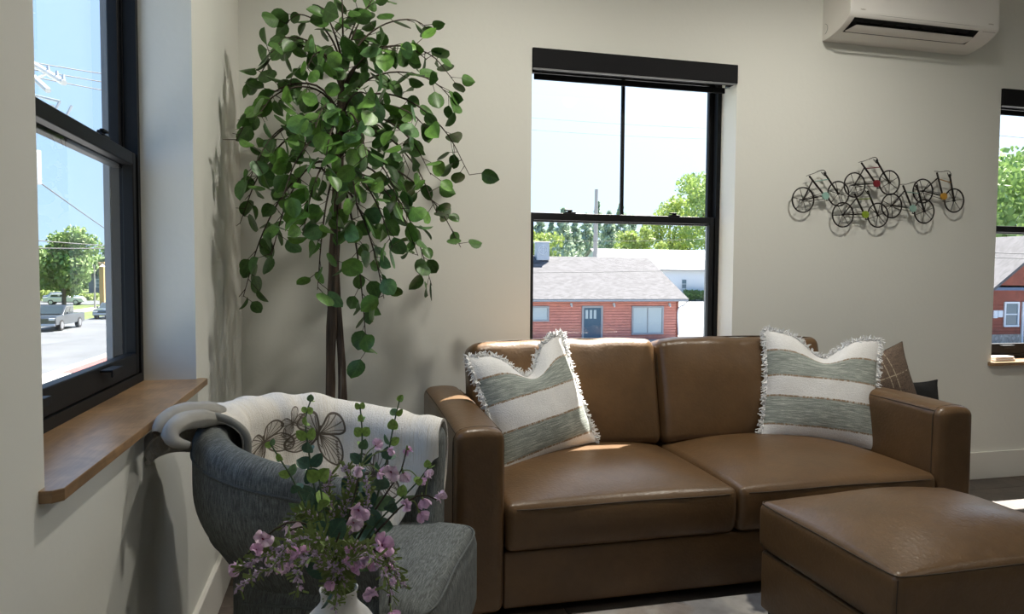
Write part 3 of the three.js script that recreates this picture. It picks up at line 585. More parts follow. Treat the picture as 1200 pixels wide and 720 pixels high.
  fold([[262, 494, 1.50], [230, 491, 1.60], [209, 497, 1.66], [199, 510, 1.69], [206, 519, 1.70], [222, 522, 1.69]], [0.010, 0.018, 0.022, 0.022, 0.018, 0.008]);
}

// ---------------------------------------------------------------- tall artificial tree in the corner
const roundLeaf = (() => { // unit leaf: stalk end at the origin, blade along +y, one metre long
  const make = (wid, cup, droop) => grid(6, 6, (u, v) => {
    const x = u * 2 - 1, y = v, half = wid * Math.pow(Math.sin(Math.PI * Math.pow(clamp(y, 0.001, 0.999), 0.9)), 0.55);
    return [x * half, y, cup * (x * x) * half - droop * y * y];
  });
  return [make(0.46, 0.22, 0.12), make(0.40, 0.3, 0.2), make(0.48, -0.15, 0.25)];
})();
{
  const bx = 0.415, bz = 0.46;
  const t = thing('potted_tree', 'tall artificial tree with round green leaves in the room corner', 'potted tree', [bx, 0, bz]);
  const pot = [[0, 0], [0.13, 0], [0.14, 0.01], [0.165, 0.27], [0.17, 0.30], [0.158, 0.30], [0.15, 0.26], [0, 0.25]].map((p) => new THREE.Vector2(...p));
  mesh('planter', new THREE.LatheGeometry(pot, 40), std({ color: rgb(0.05, 0.05, 0.052), roughness: 0.6 }), t);
  mesh('moss', new THREE.SphereGeometry(0.15, 24, 8, 0, 6.2832, 0, 1.57).scale(1, 0.12, 1).translate(0, 0.25, 0), std({ color: rgb(0.09, 0.1, 0.04), roughness: 1 }), t);
  const L = (x, y, z) => V(x, y, z);
  const trunk = [L(-0.016, 0.24, 0), L(-0.020, 0.6, 0), L(-0.015, 0.9, 0.01), L(-0.002, 1.25, 0.005), L(0.016, 1.6, 0), L(0.030, 1.9, -0.005), L(0.038, 2.03, 0)];
  const stem2 = [L(0.030, 0.24, -0.01), L(0.030, 0.65, -0.015), L(0.026, 0.85, -0.01), L(0.012, 1.05, 0), L(0.006, 1.3, 0)];
  const bumpy = (g) => { const p = g.attributes.position; for (let i = 0; i < p.count; i++) { const n = 0.006 * (noise(p.getX(i) * 60, p.getY(i) * 14, p.getZ(i) * 60) - 0.5); p.setX(i, p.getX(i) + n); p.setZ(i, p.getZ(i) + n); } g.computeVertexNormals(); return g; };
  mesh('trunk', bumpy(taper(trunk, [0.021, 0.019, 0.019, 0.021, 0.020, 0.018, 0.014], 14)), M.bark, t);
  mesh('trunk', bumpy(taper(stem2, [0.019, 0.017, 0.016, 0.014, 0.008], 14)), M.bark, t);
  const trunkAt = (y) => { for (let i = 0; i < trunk.length - 1; i++) if (y <= trunk[i + 1].y) return trunk[i].clone().lerp(trunk[i + 1], (y - trunk[i].y) / (trunk[i + 1].y - trunk[i].y)); return trunk.at(-1).clone(); };
  const leaves = [], Z = V(0, 1, 0);
  const leaf = (at, dir, size) => {
    const wx = at.x + bx, wz = at.z + bz; if (wx < 0.05 || wz < 0.05) return;
    dir = dir.clone().normalize(); const tip = at.clone().addScaledVector(dir, size), p = at.clone(); if (tip.x + bx < 0.06) p.x += 0.06 - (tip.x + bx);
    const q = new THREE.Quaternion().setFromUnitVectors(Z, dir).multiply(new THREE.Quaternion().setFromAxisAngle(Z, rr(0, 6.28)));
    leaves.push([p, q, size, Math.floor(rnd() * 3), Math.floor(rnd() * 4)]);
  };
  // a branch arcs out to a tip given in photo pixels and a depth; leaves sit along it on short stalks
  const tips = [];
  const branch = (y0, tip, lift, n, rad = 0.0055) => {
    const a = trunkAt(y0), tp = tip.clone(); tp.x = Math.max(tp.x, 0.055 - bx); const mid = a.clone().lerp(tp, 0.5); mid.y += lift;
    const pts = [a, a.clone().lerp(mid, 0.45).add(V(0, lift * 0.35, 0)), mid, mid.clone().lerp(tp, 0.6).add(V(0, lift * 0.30, 0)), tp];
    mesh('branch', taper(pts, [rad, rad * 0.8, rad * 0.6, rad * 0.45, rad * 0.25], 6), M.twig, t);
    const c = new THREE.CatmullRomCurve3(pts), stalks = [];
    for (let i = 0; i < n; i++) {
      const s = lerp(0.26, 1, (i + 0.4 * rnd()) / (n - 0.6)), p = c.getPointAt(Math.min(1, s)), tg = c.getTangentAt(Math.min(1, s));
      const side = V(rr(-1, 1), rr(-0.7, 0.6), rr(-1, 1)).normalize(), d = tg.clone().multiplyScalar(0.45).add(side).normalize();
      const l = rr(0.02, 0.06), e = p.clone().addScaledVector(d, l); stalks.push(rod(p, e, 0.0016, 0.0012, 4));
      const dd = d.clone().add(V(0, rr(-0.9, 0.1), 0)).normalize(); leaf(e, dd, rr(0.052, 0.084));
    }
    mesh('leaf_stalks', merge(stalks), M.twig, t, null, 'stuff');
  };
  const T = (X, Y, z) => px(X, Y, 'z', z).sub(V(bx, 0, bz));
  // [start height, tip px x, tip px y, depth z, lift, leaves]
  const list = [
    [2.02, 335, 28, 0.42, 0.10, 9], [2.03, 400, -18, 0.50, 0.06, 8], [2.03, 448, -10, 0.40, 0.05, 9], [2.00, 508, 40, 0.46, 0.12, 9], [2.02, 372, 6, 0.62, 0.05, 8], [2.03, 425, 20, 0.30, 0.05, 8],
    [1.95, 302, 92, 0.40, 0.14, 10], [1.93, 318, 62, 0.56, 0.12, 9], [1.96, 530, 92, 0.40, 0.14, 10], [1.94, 500, 70, 0.60, 0.10, 9], [1.90, 465, 60, 0.68, 0.08, 9], [1.92, 360, 80, 0.70, 0.10, 9],
    [1.84, 270, 165, 0.50, 0.16, 11], [1.82, 300, 140, 0.68, 0.12, 10], [1.85, 538, 128, 0.52, 0.15, 10], [1.80, 550, 205, 0.50, 0.20, 11], [1.80, 500, 150, 0.75, 0.08, 9], [1.78, 440, 130, 0.82, 0.10, 9], [1.80, 370, 150, 0.82, 0.08, 9],
    [1.68, 262, 262, 0.42, 0.20, 11], [1.70, 290, 215, 0.66, 0.16, 11], [1.70, 330, 235, 0.80, 0.12, 10], [1.68, 512, 250, 0.58, 0.18, 11], [1.66, 470, 245, 0.78, 0.12, 10],
    [1.55, 285, 348, 0.44, 0.22, 12], [1.56, 318, 300, 0.68, 0.18, 11], [1.55, 506, 335, 0.50, 0.22, 12], [1.52, 490, 300, 0.70, 0.16, 10], [1.52, 372, 340, 0.74, 0.16, 10], [1.50, 430, 412, 0.58, 0.22, 11], [1.50, 450, 350, 0.72, 0.14, 9], [1.6, 540, 290, 0.30, 0.16, 7],
    [1.75, 350, 200, 0.20, 0.14, 7], [1.72, 480, 200, 0.20, 0.14, 7], [1.78, 430, 185, 0.86, 0.10, 8], [1.74, 380, 205, 0.86, 0.10, 8], [1.66, 420, 255, 0.84, 0.10, 8], [1.62, 355, 275, 0.82, 0.12, 8], [1.60, 460, 290, 0.80, 0.10, 8], [1.58, 395, 310, 0.80, 0.10, 7], [1.72, 300, 190, 0.75, 0.12, 8], [1.74, 505, 205, 0.70, 0.14, 8],
  ];
  for (const [y0, X, Y, z, lift, n] of list) branch(y0, T(X, Y, z), lift, Math.round(n * (Y < 45 ? 1.0 : 1.5)));
  leaves.sort((a, b) => b[0].z - a[0].z);            // the nearest three hundred are leaves of their own
  leaves.slice(0, 300).forEach(([p, q, s, k, m]) => { const l = mesh('leaf', roundLeaf[k], M.leaves[m], t); l.position.copy(p); l.quaternion.copy(q); l.scale.setScalar(s); });
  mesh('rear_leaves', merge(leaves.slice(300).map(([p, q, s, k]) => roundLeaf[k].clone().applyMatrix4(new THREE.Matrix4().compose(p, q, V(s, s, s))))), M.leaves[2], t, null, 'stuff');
}

// ---------------------------------------------------------------- bicycle wall art (one welded piece on the back wall)
{
  const o = px(1030, 232, 'z', 0.03), t = thing('bicycle_wall_art', 'black wire wall sculpture of five small bicycles with coloured hubs', 'wall art', [o.x, o.y, 0]);
  const C = (x, y) => { const p = px(910 + x / 5.217, 170 + y / 5.217, 'z', 0.034); return V(p.x - o.x, p.y - o.y, 0.034); };
  const bikes = [
    [[162, 336], [378, 298], [200, 190], [290, 168], [295, 312], [0.30, 0.50, 0.44], 'bicycle with a pale teal hub disc, highest of the two teal ones'],
    [[471, 246], [683, 232], [512, 110], [602, 92], [601, 238], [0.20, 0.015, 0.025], 'bicycle with a dark red hub disc'],
    [[406, 427], [620, 430], [476, 296], [556, 280], [538, 426], [0.25, 0.36, 0.03], 'bicycle with a lime green hub disc'],
    [[697, 373], [896, 407], [766, 248], [848, 245], [822, 390], [0.28, 0.46, 0.40], 'bicycle with a pale teal hub disc, next to the orange one'],
    [[895, 282], [1086, 340], [980, 168], [1058, 178], [1017, 315], [0.50, 0.26, 0.03], 'bicycle with an orange hub disc'],
  ];
  bikes.forEach(([w1, w2, s, h, k, col, lab], n) => {
    const b = grp('bicycle', t); b.userData.label = lab;
    const zo = (n % 2) * 0.008, A = C(...w1), B = C(...w2), S = C(...s), H = C(...h), K = C(...k); for (const v of [A, B, S, H, K]) v.z += zo;
    const r = 0.0665;
    for (const c of [A, B]) {
      const sp = [new THREE.TorusGeometry(r, 0.0040, 8, 40), new THREE.CylinderGeometry(0.006, 0.006, 0.012, 12).rotateX(Math.PI / 2)];
      const a0 = rr(0, 1); for (let i = 0; i < 6; i++) { const a = a0 + i * Math.PI / 3; sp.push(rod(V(0, 0, 0), V(Math.cos(a) * r, Math.sin(a) * r, 0), 0.0017, 0.0017, 5)); }
      mesh('wheel', merge(sp).translate(c.x, c.y, c.z), M.iron, b);
    }
    const d = B.clone().sub(A).normalize(), up = V(-d.y, d.x, 0), seatEnd = S.clone().addScaledVector(d, -0.004);
    const mixp = (p, q, f) => p.clone().lerp(q, f);
    mesh('frame_wire', merge([rod(S, K, 0.0050), rod(A, mixp(S, K, 0.22), 0.0040), rod(B, H, 0.0050), rod(A, mixp(K, S, 0.06), 0.0022), rod(A, K, 0.0022), rod(A.clone().addScaledVector(up, -0.010), K.clone().addScaledVector(up, -0.016), 0.0016), rod(A.clone().addScaledVector(up, 0.004), K.clone().addScaledVector(up, 0.018), 0.0016)]), M.iron, b);
    mesh('top_tube', rod(mixp(S, K, 0.28), mixp(H, B, 0.32), 0.0028), std({ color: rgb(...col.map((c) => c * 0.8)), roughness: 0.5 }), b);
    mesh('hub_disc', new THREE.CylinderGeometry(0.020, 0.020, 0.010, 24).rotateX(Math.PI / 2).translate(K.x, K.y, K.z + 0.006), std({ color: rgb(...col), roughness: 0.45 }), b);
    mesh('saddle', tube([S.clone().addScaledVector(d, -0.018).addScaledVector(up, 0.002), S.clone().addScaledVector(up, 0.006), S.clone().addScaledVector(d, 0.016).addScaledVector(up, 0.008), mixp(S, H, 0.6).addScaledVector(up, 0.012)], 0.0017, 16, 5), M.iron, b);
    const hb = [mixp(S, H, 0.55).addScaledVector(up, 0.012), H.clone().addScaledVector(d, -0.014).addScaledVector(up, 0.014), H.clone().addScaledVector(up, 0.012), H.clone().addScaledVector(d, 0.012).addScaledVector(up, -0.004), H.clone().addScaledVector(d, 0.006).addScaledVector(up, -0.020), H.clone().addScaledVector(d, -0.006).addScaledVector(up, -0.010), H.clone().addScaledVector(d, -0.016).addScaledVector(up, 0.004)];
    mesh('handlebar', tube(hb, 0.0021, 30, 5), M.iron, b);
    mesh('pedal', merge([rod(K, K.clone().addScaledVector(up, -0.026).addScaledVector(d, 0.010), 0.0018), rod(K.clone().addScaledVector(up, -0.026).addScaledVector(d, 0.004), K.clone().addScaledVector(up, -0.026).addScaledVector(d, 0.022), 0.0026)]), M.iron, b);
    mesh('wall_pin', rod(V(A.x, A.y, -0.0 + 0.001), V(A.x, A.y, A.z), 0.0025), M.iron, b);
  });
}

// ---------------------------------------------------------------- wall-mounted air conditioner
{
  const x0 = 2.985, x1 = 3.935, t = thing('air_conditioner', 'white wall-mounted split air conditioner above the bicycle wall art', 'air conditioner', [x0, 2.485, 0]);
  const w = x1 - x0, prof = new THREE.Shape();
  prof.moveTo(0.004, 0.0); prof.lineTo(0.05, 0.002); prof.quadraticCurveTo(0.16, 0.022, 0.205, 0.066); prof.quadraticCurveTo(0.212, 0.075, 0.212, 0.09); prof.lineTo(0.205, 0.26); prof.quadraticCurveTo(0.2, 0.285, 0.17, 0.285); prof.lineTo(0.004, 0.285); prof.closePath();
  const toX = (g) => g.rotateY(-Math.PI / 2).scale(-1, 1, 1); // profile (z, y) swept along x
  const ext = (s, len, at) => { const g = new THREE.ExtrudeGeometry(s, { depth: len, bevelEnabled: true, bevelThickness: 0.004, bevelSize: 0.003, bevelSegments: 2, curveSegments: 16 }); const p = g.attributes.position; for (let i = 0; i < p.count; i++) { const a = p.getX(i), b = p.getY(i), c = p.getZ(i); p.setXYZ(i, c + at, b, a); } const ix = g.index; const q = p.array; for (let i = 0; i < q.length; i += 9) for (let k = 0; k < 3; k++) { const h = q[i + 3 + k]; q[i + 3 + k] = q[i + 6 + k]; q[i + 6 + k] = h; } g.computeVertexNormals(); return boxUV(g); };
  const slope = (f) => { const a = [[0.05, 0.002], [0.205, 0.066]], k = f; const q = (1 - k) * (1 - k), m = 2 * k * (1 - k), e = k * k; return [q * a[0][0] + m * 0.16 + e * a[1][0], q * a[0][1] + m * 0.022 + e * a[1][1]]; };
  const strip = (f0, f1, xa, xb, lift) => grid(2, 10, (u, v) => { const s = slope(lerp(f0, f1, v)); return [lerp(xa(v), xb(v), u), s[1] - lift, s[0]]; });
  // the outlet is a real slot cut into the casing, lined with the unit's charcoal plastic, with its fan drum and vanes inside
  const duct = std({ color: rgb(0.035, 0.035, 0.037), roughness: 0.7 }), A0 = slope(0.30), A1 = slope(0.96), cut = new THREE.Shape();
  cut.moveTo(A0[0] + 0.012, A0[1] - 0.03); cut.lineTo(A1[0] + 0.012, A1[1] - 0.03); cut.lineTo(A1[0] - 0.004, A1[1] + 0.01); cut.lineTo(A1[0] - 0.035, A1[1] + 0.075); cut.lineTo(A0[0] - 0.02, A0[1] + 0.075); cut.lineTo(A0[0], A0[1] + 0.01); cut.closePath();
  const solid = (sh, len, at) => { const g = new THREE.ExtrudeGeometry(sh, { depth: len, bevelEnabled: false, curveSegments: 16 }); const p = g.attributes.position.array; for (let i = 0; i < p.length; i += 3) { const z = p[i], x = p[i + 2]; p[i] = x + at; p[i + 2] = z; } for (let i = 0; i < p.length; i += 9) for (let k = 0; k < 3; k++) { const h = p[i + 3 + k]; p[i + 3 + k] = p[i + 6 + k]; p[i + 6 + k] = h; } g.computeVertexNormals(); return boxUV(g); };
  const shellB = new Brush(ext(prof, w - 0.008, 0.004), M.acWhite), slotB = new Brush(solid(cut, w - 0.16, 0.035), duct); shellB.updateMatrixWorld(); slotB.updateMatrixWorld();
  shellB.geometry.clearGroups(); slotB.geometry.clearGroups();
  const ev = new Evaluator(); ev.useGroups = true; const res = ev.evaluate(shellB, slotB, SUBTRACTION);
  mesh('body', res.geometry, res.material, t);
  mesh('fan_drum', new THREE.CylinderGeometry(0.030, 0.030, w - 0.17, 18).rotateZ(Math.PI / 2).translate(w / 2 - 0.045, A0[1] + 0.082, A0[0] + 0.02), duct, t);
  for (let i = 0; i < 9; i++) { const xv = lerp(0.10, w - 0.20, i / 8); mesh('air_vane', boxUV(box(xv - 0.001, xv + 0.001, A0[1] + 0.030, A0[1] + 0.062, A0[0] - 0.012, A0[0] + 0.030)), duct, t); }
  // flap inside the outlet
  const fl = grid(2, 6, (u, v) => { const s = slope(lerp(0.40, 0.70, v)); return [lerp(0.036 + 0.035 * v * v, w - 0.155 + 0.02 * v, u), s[1] - 0.011 - 0.005 * Math.sin(v * 3.1), s[0] + 0.002]; });
  const fl2 = fl.clone().translate(0, 0.004, 0);
  mesh('louver', merge([fl, fl2]), std({ color: rgb(0.70, 0.68, 0.65), roughness: 0.45, side: THREE.DoubleSide }), t);
  const line = (pts, r) => tube(pts.map((p) => V(...p)), r, 24, 5);
  const gray = std({ color: rgb(0.25, 0.25, 0.24), roughness: 0.7 });
  mesh('panel_gap', merge([line([[0.004, 0.0775, 0.2125], [w / 2, 0.0775, 0.2128], [w - 0.004, 0.0775, 0.2125]], 0.0012), line([[w - 0.105, 0.066 - 0.010, 0.2065], [w - 0.02, 0.066 - 0.010, 0.2065]], 0.001)]), gray, t);
  const arc = []; for (let i = 0; i <= 12; i++) { const a = -1.3 + i / 12 * 2.6; arc.push([-0.0045 + 0.001, 0.055 + Math.sin(a) * 0.028, 0.018 + Math.cos(a) * 0.028]); }
  mesh('pipe_knockout', line(arc, 0.0012), gray, t);
  // brand lettering printed on the panel
  const txt = (s, x, y, hgt) => {
    const cv = document.createElement('canvas'); cv.width = 256; cv.height = 64; const c = cv.getContext('2d'); c.fillStyle = '#dedad4'; c.fillRect(0, 0, 256, 64); c.fillStyle = '#6c655e'; c.font = 'bold 46px sans-serif'; c.textAlign = 'center'; c.textBaseline = 'middle'; c.fillText(s, 128, 34, 244);
    const m = new THREE.CanvasTexture(cv); m.colorSpace = THREE.SRGBColorSpace;
    mesh('lettering', new THREE.PlaneGeometry(hgt * 4, hgt).translate(x, y, 0.2158), std({ map: m, roughness: 0.4 }), t);
  };
  txt('FUJITSU', 0.075, 0.098, 0.0095); txt('INVERTER', w - 0.06, 0.096, 0.0095);
}

// ---------------------------------------------------------------- side table, vase and flowers near the camera
const VZ = 2.30, vaseTop = px(397, 690, 'z', VZ), TABLE = 0.50;
{
  const t = thing('side_table', 'small round wooden table carrying the flower vase', 'table', [vaseTop.x, 0.0, VZ + 0.03]);
  mesh('top', new THREE.CylinderGeometry(0.19, 0.185, 0.022, 48).translate(0, TABLE - 0.011, 0), M.sill, t);
  mesh('column', new THREE.CylinderGeometry(0.02, 0.024, TABLE - 0.04, 20).translate(0, TABLE / 2 - 0.002, 0), M.black, t);
  mesh('foot_plate', new THREE.CylinderGeometry(0.14, 0.145, 0.018, 40).translate(0, 0.009, 0), M.black, t);
  const H = vaseTop.y - TABLE, v = thing('flower_vase', 'white ceramic vase with a narrow neck holding the flowers', 'vase', [vaseTop.x, TABLE, VZ]);
  const pr = [[0, 0], [0.038, 0], [0.043, 0.004], [0.056, 0.05], [0.060, 0.10], [0.057, H - 0.068], [0.048, H - 0.045], [0.033, H - 0.028], [0.0265, H - 0.018], [0.0262, H - 0.006], [0.028, H], [0.0255, H], [0.0235, H - 0.008], [0.0235, H - 0.02], [0.03, H - 0.035], [0.045, H - 0.06], [0.05, 0.08], [0, 0.02]].map((p) => new THREE.Vector2(...p));
  const lt = new THREE.LatheGeometry(new THREE.SplineCurve(pr).getPoints(90), 56); mesh('vessel', lt, M.ceramic, v);
}
const mouth = V(vaseTop.x, vaseTop.y - 0.012, VZ);
const eucaLeaf = [0.46, 0.36].map((wid) => grid(6, 6, (u, v) => { const x = u * 2 - 1, half = wid * Math.pow(Math.sin(Math.PI * Math.pow(clamp(v, 0.001, 0.999), 0.85)), 0.6); return [x * half, v, 0.25 * x * x * half - 0.15 * v * v]; }));
const upQ = (d) => new THREE.Quaternion().setFromUnitVectors(V(0, 1, 0), d.clone().normalize());
// depth of each point of a stem given in pixels
const path = (list, z0, z1) => { const out = [mouth.clone().add(V(0, -0.10, 0)), mouth.clone()]; list.forEach(([x, y], i) => out.push(px(x, y, 'z', lerp(z0, z1, i / Math.max(1, list.length - 1))))); return out; };
function eucalyptus(list, z0, z1, pairs, big, small, label, tone, from = 0.45) {
  const pts = path(list, z0, z1), t = thing('eucalyptus_stem', label, 'eucalyptus', [mouth.x, mouth.y, mouth.z], 0, 'eucalyptus stems in the vase');
  const loc = pts.map((p) => p.clone().sub(mouth)), c = new THREE.CatmullRomCurve3(loc);
  mesh('stem', taper(loc, [0.0022, 0.0020, 0.0016, 0.0011], 6), M.eucaStem, t);
  for (let i = 0; i < pairs; i++) {
    const f = i / (pairs - 1), s = lerp(from, 0.995, f), p = c.getPointAt(s), tg = c.getTangentAt(s), size = lerp(1.32, 0.95, f) * lerp(big, small, Math.pow(f, 0.75)) * rr(0.9, 1.1);
    const a0 = i * 1.57 + rr(-0.3, 0.3), e1 = V(1, 0, 0).cross(tg).normalize(), e2 = tg.clone().cross(e1);
    for (const k of [0, Math.PI]) {
      const out = e1.clone().multiplyScalar(Math.cos(a0 + k)).addScaledVector(e2, Math.sin(a0 + k)), d = out.addScaledVector(tg, lerp(0.35, 1.3, f));
      const tn = f > 0.62 ? (rnd() < 0.7 ? 2 : 1) : tone[Math.floor(rnd() * tone.length)];
      const m = mesh('leaf', eucaLeaf[Math.floor(rnd() * 2)], M.euca[tn], t); m.position.copy(p);
      m.quaternion.copy(upQ(d)).multiply(new THREE.Quaternion().setFromAxisAngle(V(0, 1, 0), rr(-0.9, 0.9) + (Math.abs(d.x) > Math.abs(d.z) ? Math.PI / 2 * rr(-0.3, 0.3) : 0))); m.scale.setScalar(size);
    }
  }
}
eucalyptus([[388, 640], [372, 590], [362, 530], [358, 490], [364, 470]], 2.30, 2.22, 11, 0.034, 0.013, 'eucalyptus stem with the tip rising left of the tree trunk, dark lower leaves', [0, 1, 3], 0.48);
eucalyptus([[405, 640], [418, 580], [424, 530], [424, 498], [422, 478]], 2.28, 2.24, 10, 0.032, 0.013, 'eucalyptus stem standing upright between the two printed butterflies', [1, 3, 3], 0.5);
eucalyptus([[410, 650], [436, 600], [452, 545], [461, 500], [468, 470]], 2.30, 2.22, 11, 0.036, 0.014, 'tallest eucalyptus stem leaning towards the sofa arm', [0, 3, 1], 0.42);
eucalyptus([[380, 640], [358, 595], [342, 560], [328, 538], [318, 522]], 2.32, 2.30, 8, 0.028, 0.012, 'short eucalyptus stem leaning over the armchair rim', [0, 1], 0.5);
eucalyptus([[390, 650], [383, 615], [378, 590], [376, 575], [374, 562]], 2.42, 2.44, 6, 0.040, 0.022, 'eucalyptus stem with large round leaves at the front of the bouquet', [3, 3, 1], 0.45);
eucalyptus([[415, 655], [445, 610], [470, 585], [492, 562], [502, 548]], 2.34, 2.34, 8, 0.036, 0.012, 'eucalyptus stem with a bright green tip leaning over the chair seat', [3, 0, 1], 0.45);

const petal = grid(5, 6, (u, v) => { const x = u * 2 - 1, half = 0.36 * Math.pow(Math.sin(Math.PI * Math.pow(clamp(v, 0.001, 0.999), 1.25)), 0.6); return [x * half, v * 0.92, 0.30 * v * v + 0.28 * x * x * half * 2 - 0.22 * v]; });
function blossomGeo(open) {
  const l = []; for (let i = 0; i < 5; i++) { const g = petal.clone(); g.rotateX(open + 0.25 * Math.sin(i * 2.4)); g.scale(1, 1, 1).rotateY(i * 1.2566 + 0.2 * Math.sin(i * 5)); l.push(g); }
  return merge(l);
}
const blossoms = [blossomGeo(0.32), blossomGeo(0.55), blossomGeo(0.14)], heart = new THREE.SphereGeometry(0.10, 10, 8).scale(1, 1.3, 1).translate(0, 0.08, 0), calyx = new THREE.ConeGeometry(0.13, 0.3, 8).rotateX(Math.PI).translate(0, -0.05, 0);
function pinkSpray(list, z0, z1, flowers, label) {
  const pts = path(list, z0, z1), t = thing('pink_flower_stem', label, 'flower', [mouth.x, mouth.y, mouth.z], 0, 'pink flower sprays in the vase');
  const loc = pts.map((p) => p.clone().sub(mouth)), c = new THREE.CatmullRomCurve3(loc), sp = c.getSpacedPoints(60);
  mesh('stem', taper(loc, [0.0022, 0.0020, 0.0017, 0.0012], 6), M.flowerStem, t);
  const stalks = [];
  for (const [x, y, sz] of flowers) {
    let best = null, bd = 1e9, zBest = z1; const probe = px(x, y, 'z', (z0 + z1) / 2).sub(mouth);
    for (const s of sp) { const d = Math.hypot(s.x - probe.x, s.y - probe.y); if (d < bd) { bd = d; best = s; } }
    const at = px(x, y, 'z', mouth.z + best.z + rr(-0.02, 0.035)).sub(mouth); stalks.push(tube([best, best.clone().lerp(at, 0.5).add(V(0, 0.006, 0)), at], 0.0009, 8, 4));
    const d = at.clone().sub(best).normalize().add(V(rr(-0.4, 0.4), rr(-0.7, 0.3), rr(0.2, 0.9))).normalize(), b = grp('blossom', t);
    b.position.copy(at); b.quaternion.copy(upQ(d)).multiply(new THREE.Quaternion().setFromAxisAngle(V(0, 1, 0), rr(0, 6.28))); b.scale.setScalar((sz ?? 0.021) * rr(0.76, 0.96));
    mesh('petals', blossoms[Math.floor(rnd() * 3)], M.pink[Math.floor(rnd() * 3)], b); mesh('flower_heart', heart, M.pinkHeart, b); mesh('calyx', calyx, M.sprigGreen, b);
  }
  mesh('stalks', merge(stalks), M.sprigGreen, t);
}
pinkSpray([[385, 660], [368, 620], [340, 612], [310, 630], [278, 662]], 2.36, 2.40, [[278, 664, 0.022], [308, 632], [316, 650, 0.018], [331, 660, 0.018], [300, 645, 0.016]], 'pink flower spray arching low over the armchair base');
pinkSpray([[392, 660], [375, 625], [352, 618], [338, 622]], 2.40, 2.42, [[340, 621, 0.024], [341, 640, 0.021], [337, 652, 0.02], [360, 640, 0.018], [331, 662, 0.018]], 'pink flower spray bending back towards the armchair rim');
pinkSpray([[400, 650], [408, 610], [418, 570], [422, 548]], 2.36, 2.34, [[421, 548, 0.021], [443, 552, 0.02], [420, 597, 0.024], [414, 612, 0.022], [401, 624, 0.022], [395, 635, 0.02], [455, 527, 0.018], [440, 523, 0.016]], 'pink flower spray standing up through the middle of the bouquet');
pinkSpray([[408, 655], [432, 610], [455, 575], [470, 552], [476, 528]], 2.34, 2.30, [[458, 553, 0.022], [472, 553, 0.024], [478, 526, 0.019], [491, 562, 0.018], [441, 614, 0.024]], 'pink flower spray rising beside the tallest eucalyptus');
pinkSpray([[410, 658], [445, 620], [475, 590], [495, 580], [512, 586]], 2.36, 2.36, [[495, 584, 0.023], [514, 584, 0.022], [491, 600, 0.022], [502, 560, 0.018], [475, 592, 0.018]], 'pink flower spray reaching over the chair seat');
pinkSpray([[402, 668], [425, 645], [445, 645], [458, 675], [456, 710]], 2.44, 2.46, [[431, 640, 0.024], [446, 640, 0.025], [442, 652, 0.023], [419, 663, 0.022], [454, 663, 0.023], [458, 681, 0.018], [437, 695, 0.020], [458, 716, 0.022], [428, 652, 0.02], [408, 656, 0.022]], 'pink flower spray hanging down past the vase neck');
pinkSpray([[396, 660], [392, 640], [398, 625]], 2.46, 2.47, [[390, 682, 0.016], [404, 645, 0.016], [410, 640, 0.018], [398, 650, 0.014]], 'short pink flower spray at the front of the bouquet');

// fine filler: heather-like sprigs of tiny green leaves and lilac buds
const bud = new THREE.OctahedronGeometry(1, 0).scale(0.7, 1.3, 0.7), needle = new THREE.PlaneGeometry(0.5, 2, 1, 2).translate(0, 1, 0);
function sprig(list, z0, z1, lilac, green, label, from = 0.4, spread = 0.012) {
  const pts = path(list, z0, z1), t = thing('heather_sprig', label, 'filler sprig', [mouth.x, mouth.y, mouth.z], 0, 'heather sprigs in the vase');
  const loc = pts.map((p) => p.clone().sub(mouth)), c = new THREE.CatmullRomCurve3(loc); mesh('stem', taper(loc, [0.0015, 0.0012, 0.0008], 5), M.sprigGreen, t);
  const put = (g, s, p, d, sc) => { const m = new THREE.Matrix4().compose(p, upQ(d), V(sc, sc, sc)); return g.clone().applyMatrix4(m); };
  const make = (n, geo, s0, sc) => { const l = []; for (let i = 0; i < n; i++) { const s = lerp(s0, 1, Math.pow(rnd(), 0.85)), p = c.getPointAt(s), d = V(rr(-1, 1), rr(-0.6, 1), rr(-1, 1)).normalize(); p.addScaledVector(d, spread * rr(0.15, 1) * (1.15 - s * 0.6)); l.push(put(geo, s, p, d.addScaledVector(c.getTangentAt(s), 0.6), rr(0.7, 1.3) * sc)); } return l; };
  if (green) mesh('needles', merge(make(Math.round(green * 1.9), needle, from * 0.8, 0.0052)), M.sprigGreen, t, null, 'stuff');
  if (lilac) mesh('buds', merge(make(lilac, bud, from + 0.15, 0.0026)), M.lilac, t, null, 'stuff');
}
sprig([[385, 668], [355, 655], [318, 665], [276, 692]], 2.44, 2.46, 150, 60, 'heather sprig drooping furthest towards the baseboard', 0.45);
sprig([[385, 660], [350, 640], [312, 650], [284, 668]], 2.40, 2.42, 120, 90, 'heather sprig above the drooping one, green near its base', 0.4);
sprig([[388, 660], [362, 632], [335, 640], [318, 672]], 2.46, 2.48, 130, 70, 'heather sprig bending down over the armchair base', 0.4);
sprig([[390, 665], [370, 650], [352, 665], [350, 696]], 2.48, 2.50, 120, 50, 'heather sprig hanging beside the vase shoulder', 0.4);
sprig([[390, 650], [372, 612], [350, 602], [332, 622]], 2.34, 2.36, 60, 140, 'leafy heather sprig behind the large round eucalyptus leaves', 0.35);
sprig([[392, 650], [388, 600], [382, 570], [390, 555]], 2.30, 2.28, 150, 90, 'upright heather sprig in front of the blanket', 0.4);
sprig([[398, 650], [402, 600], [412, 570], [405, 548]], 2.30, 2.28, 150, 90, 'upright heather sprig beside the middle pink spray', 0.4);
sprig([[400, 650], [415, 615], [430, 590], [428, 560]], 2.34, 2.33, 150, 80, 'heather sprig among the pink blossoms under the blanket edge', 0.4);
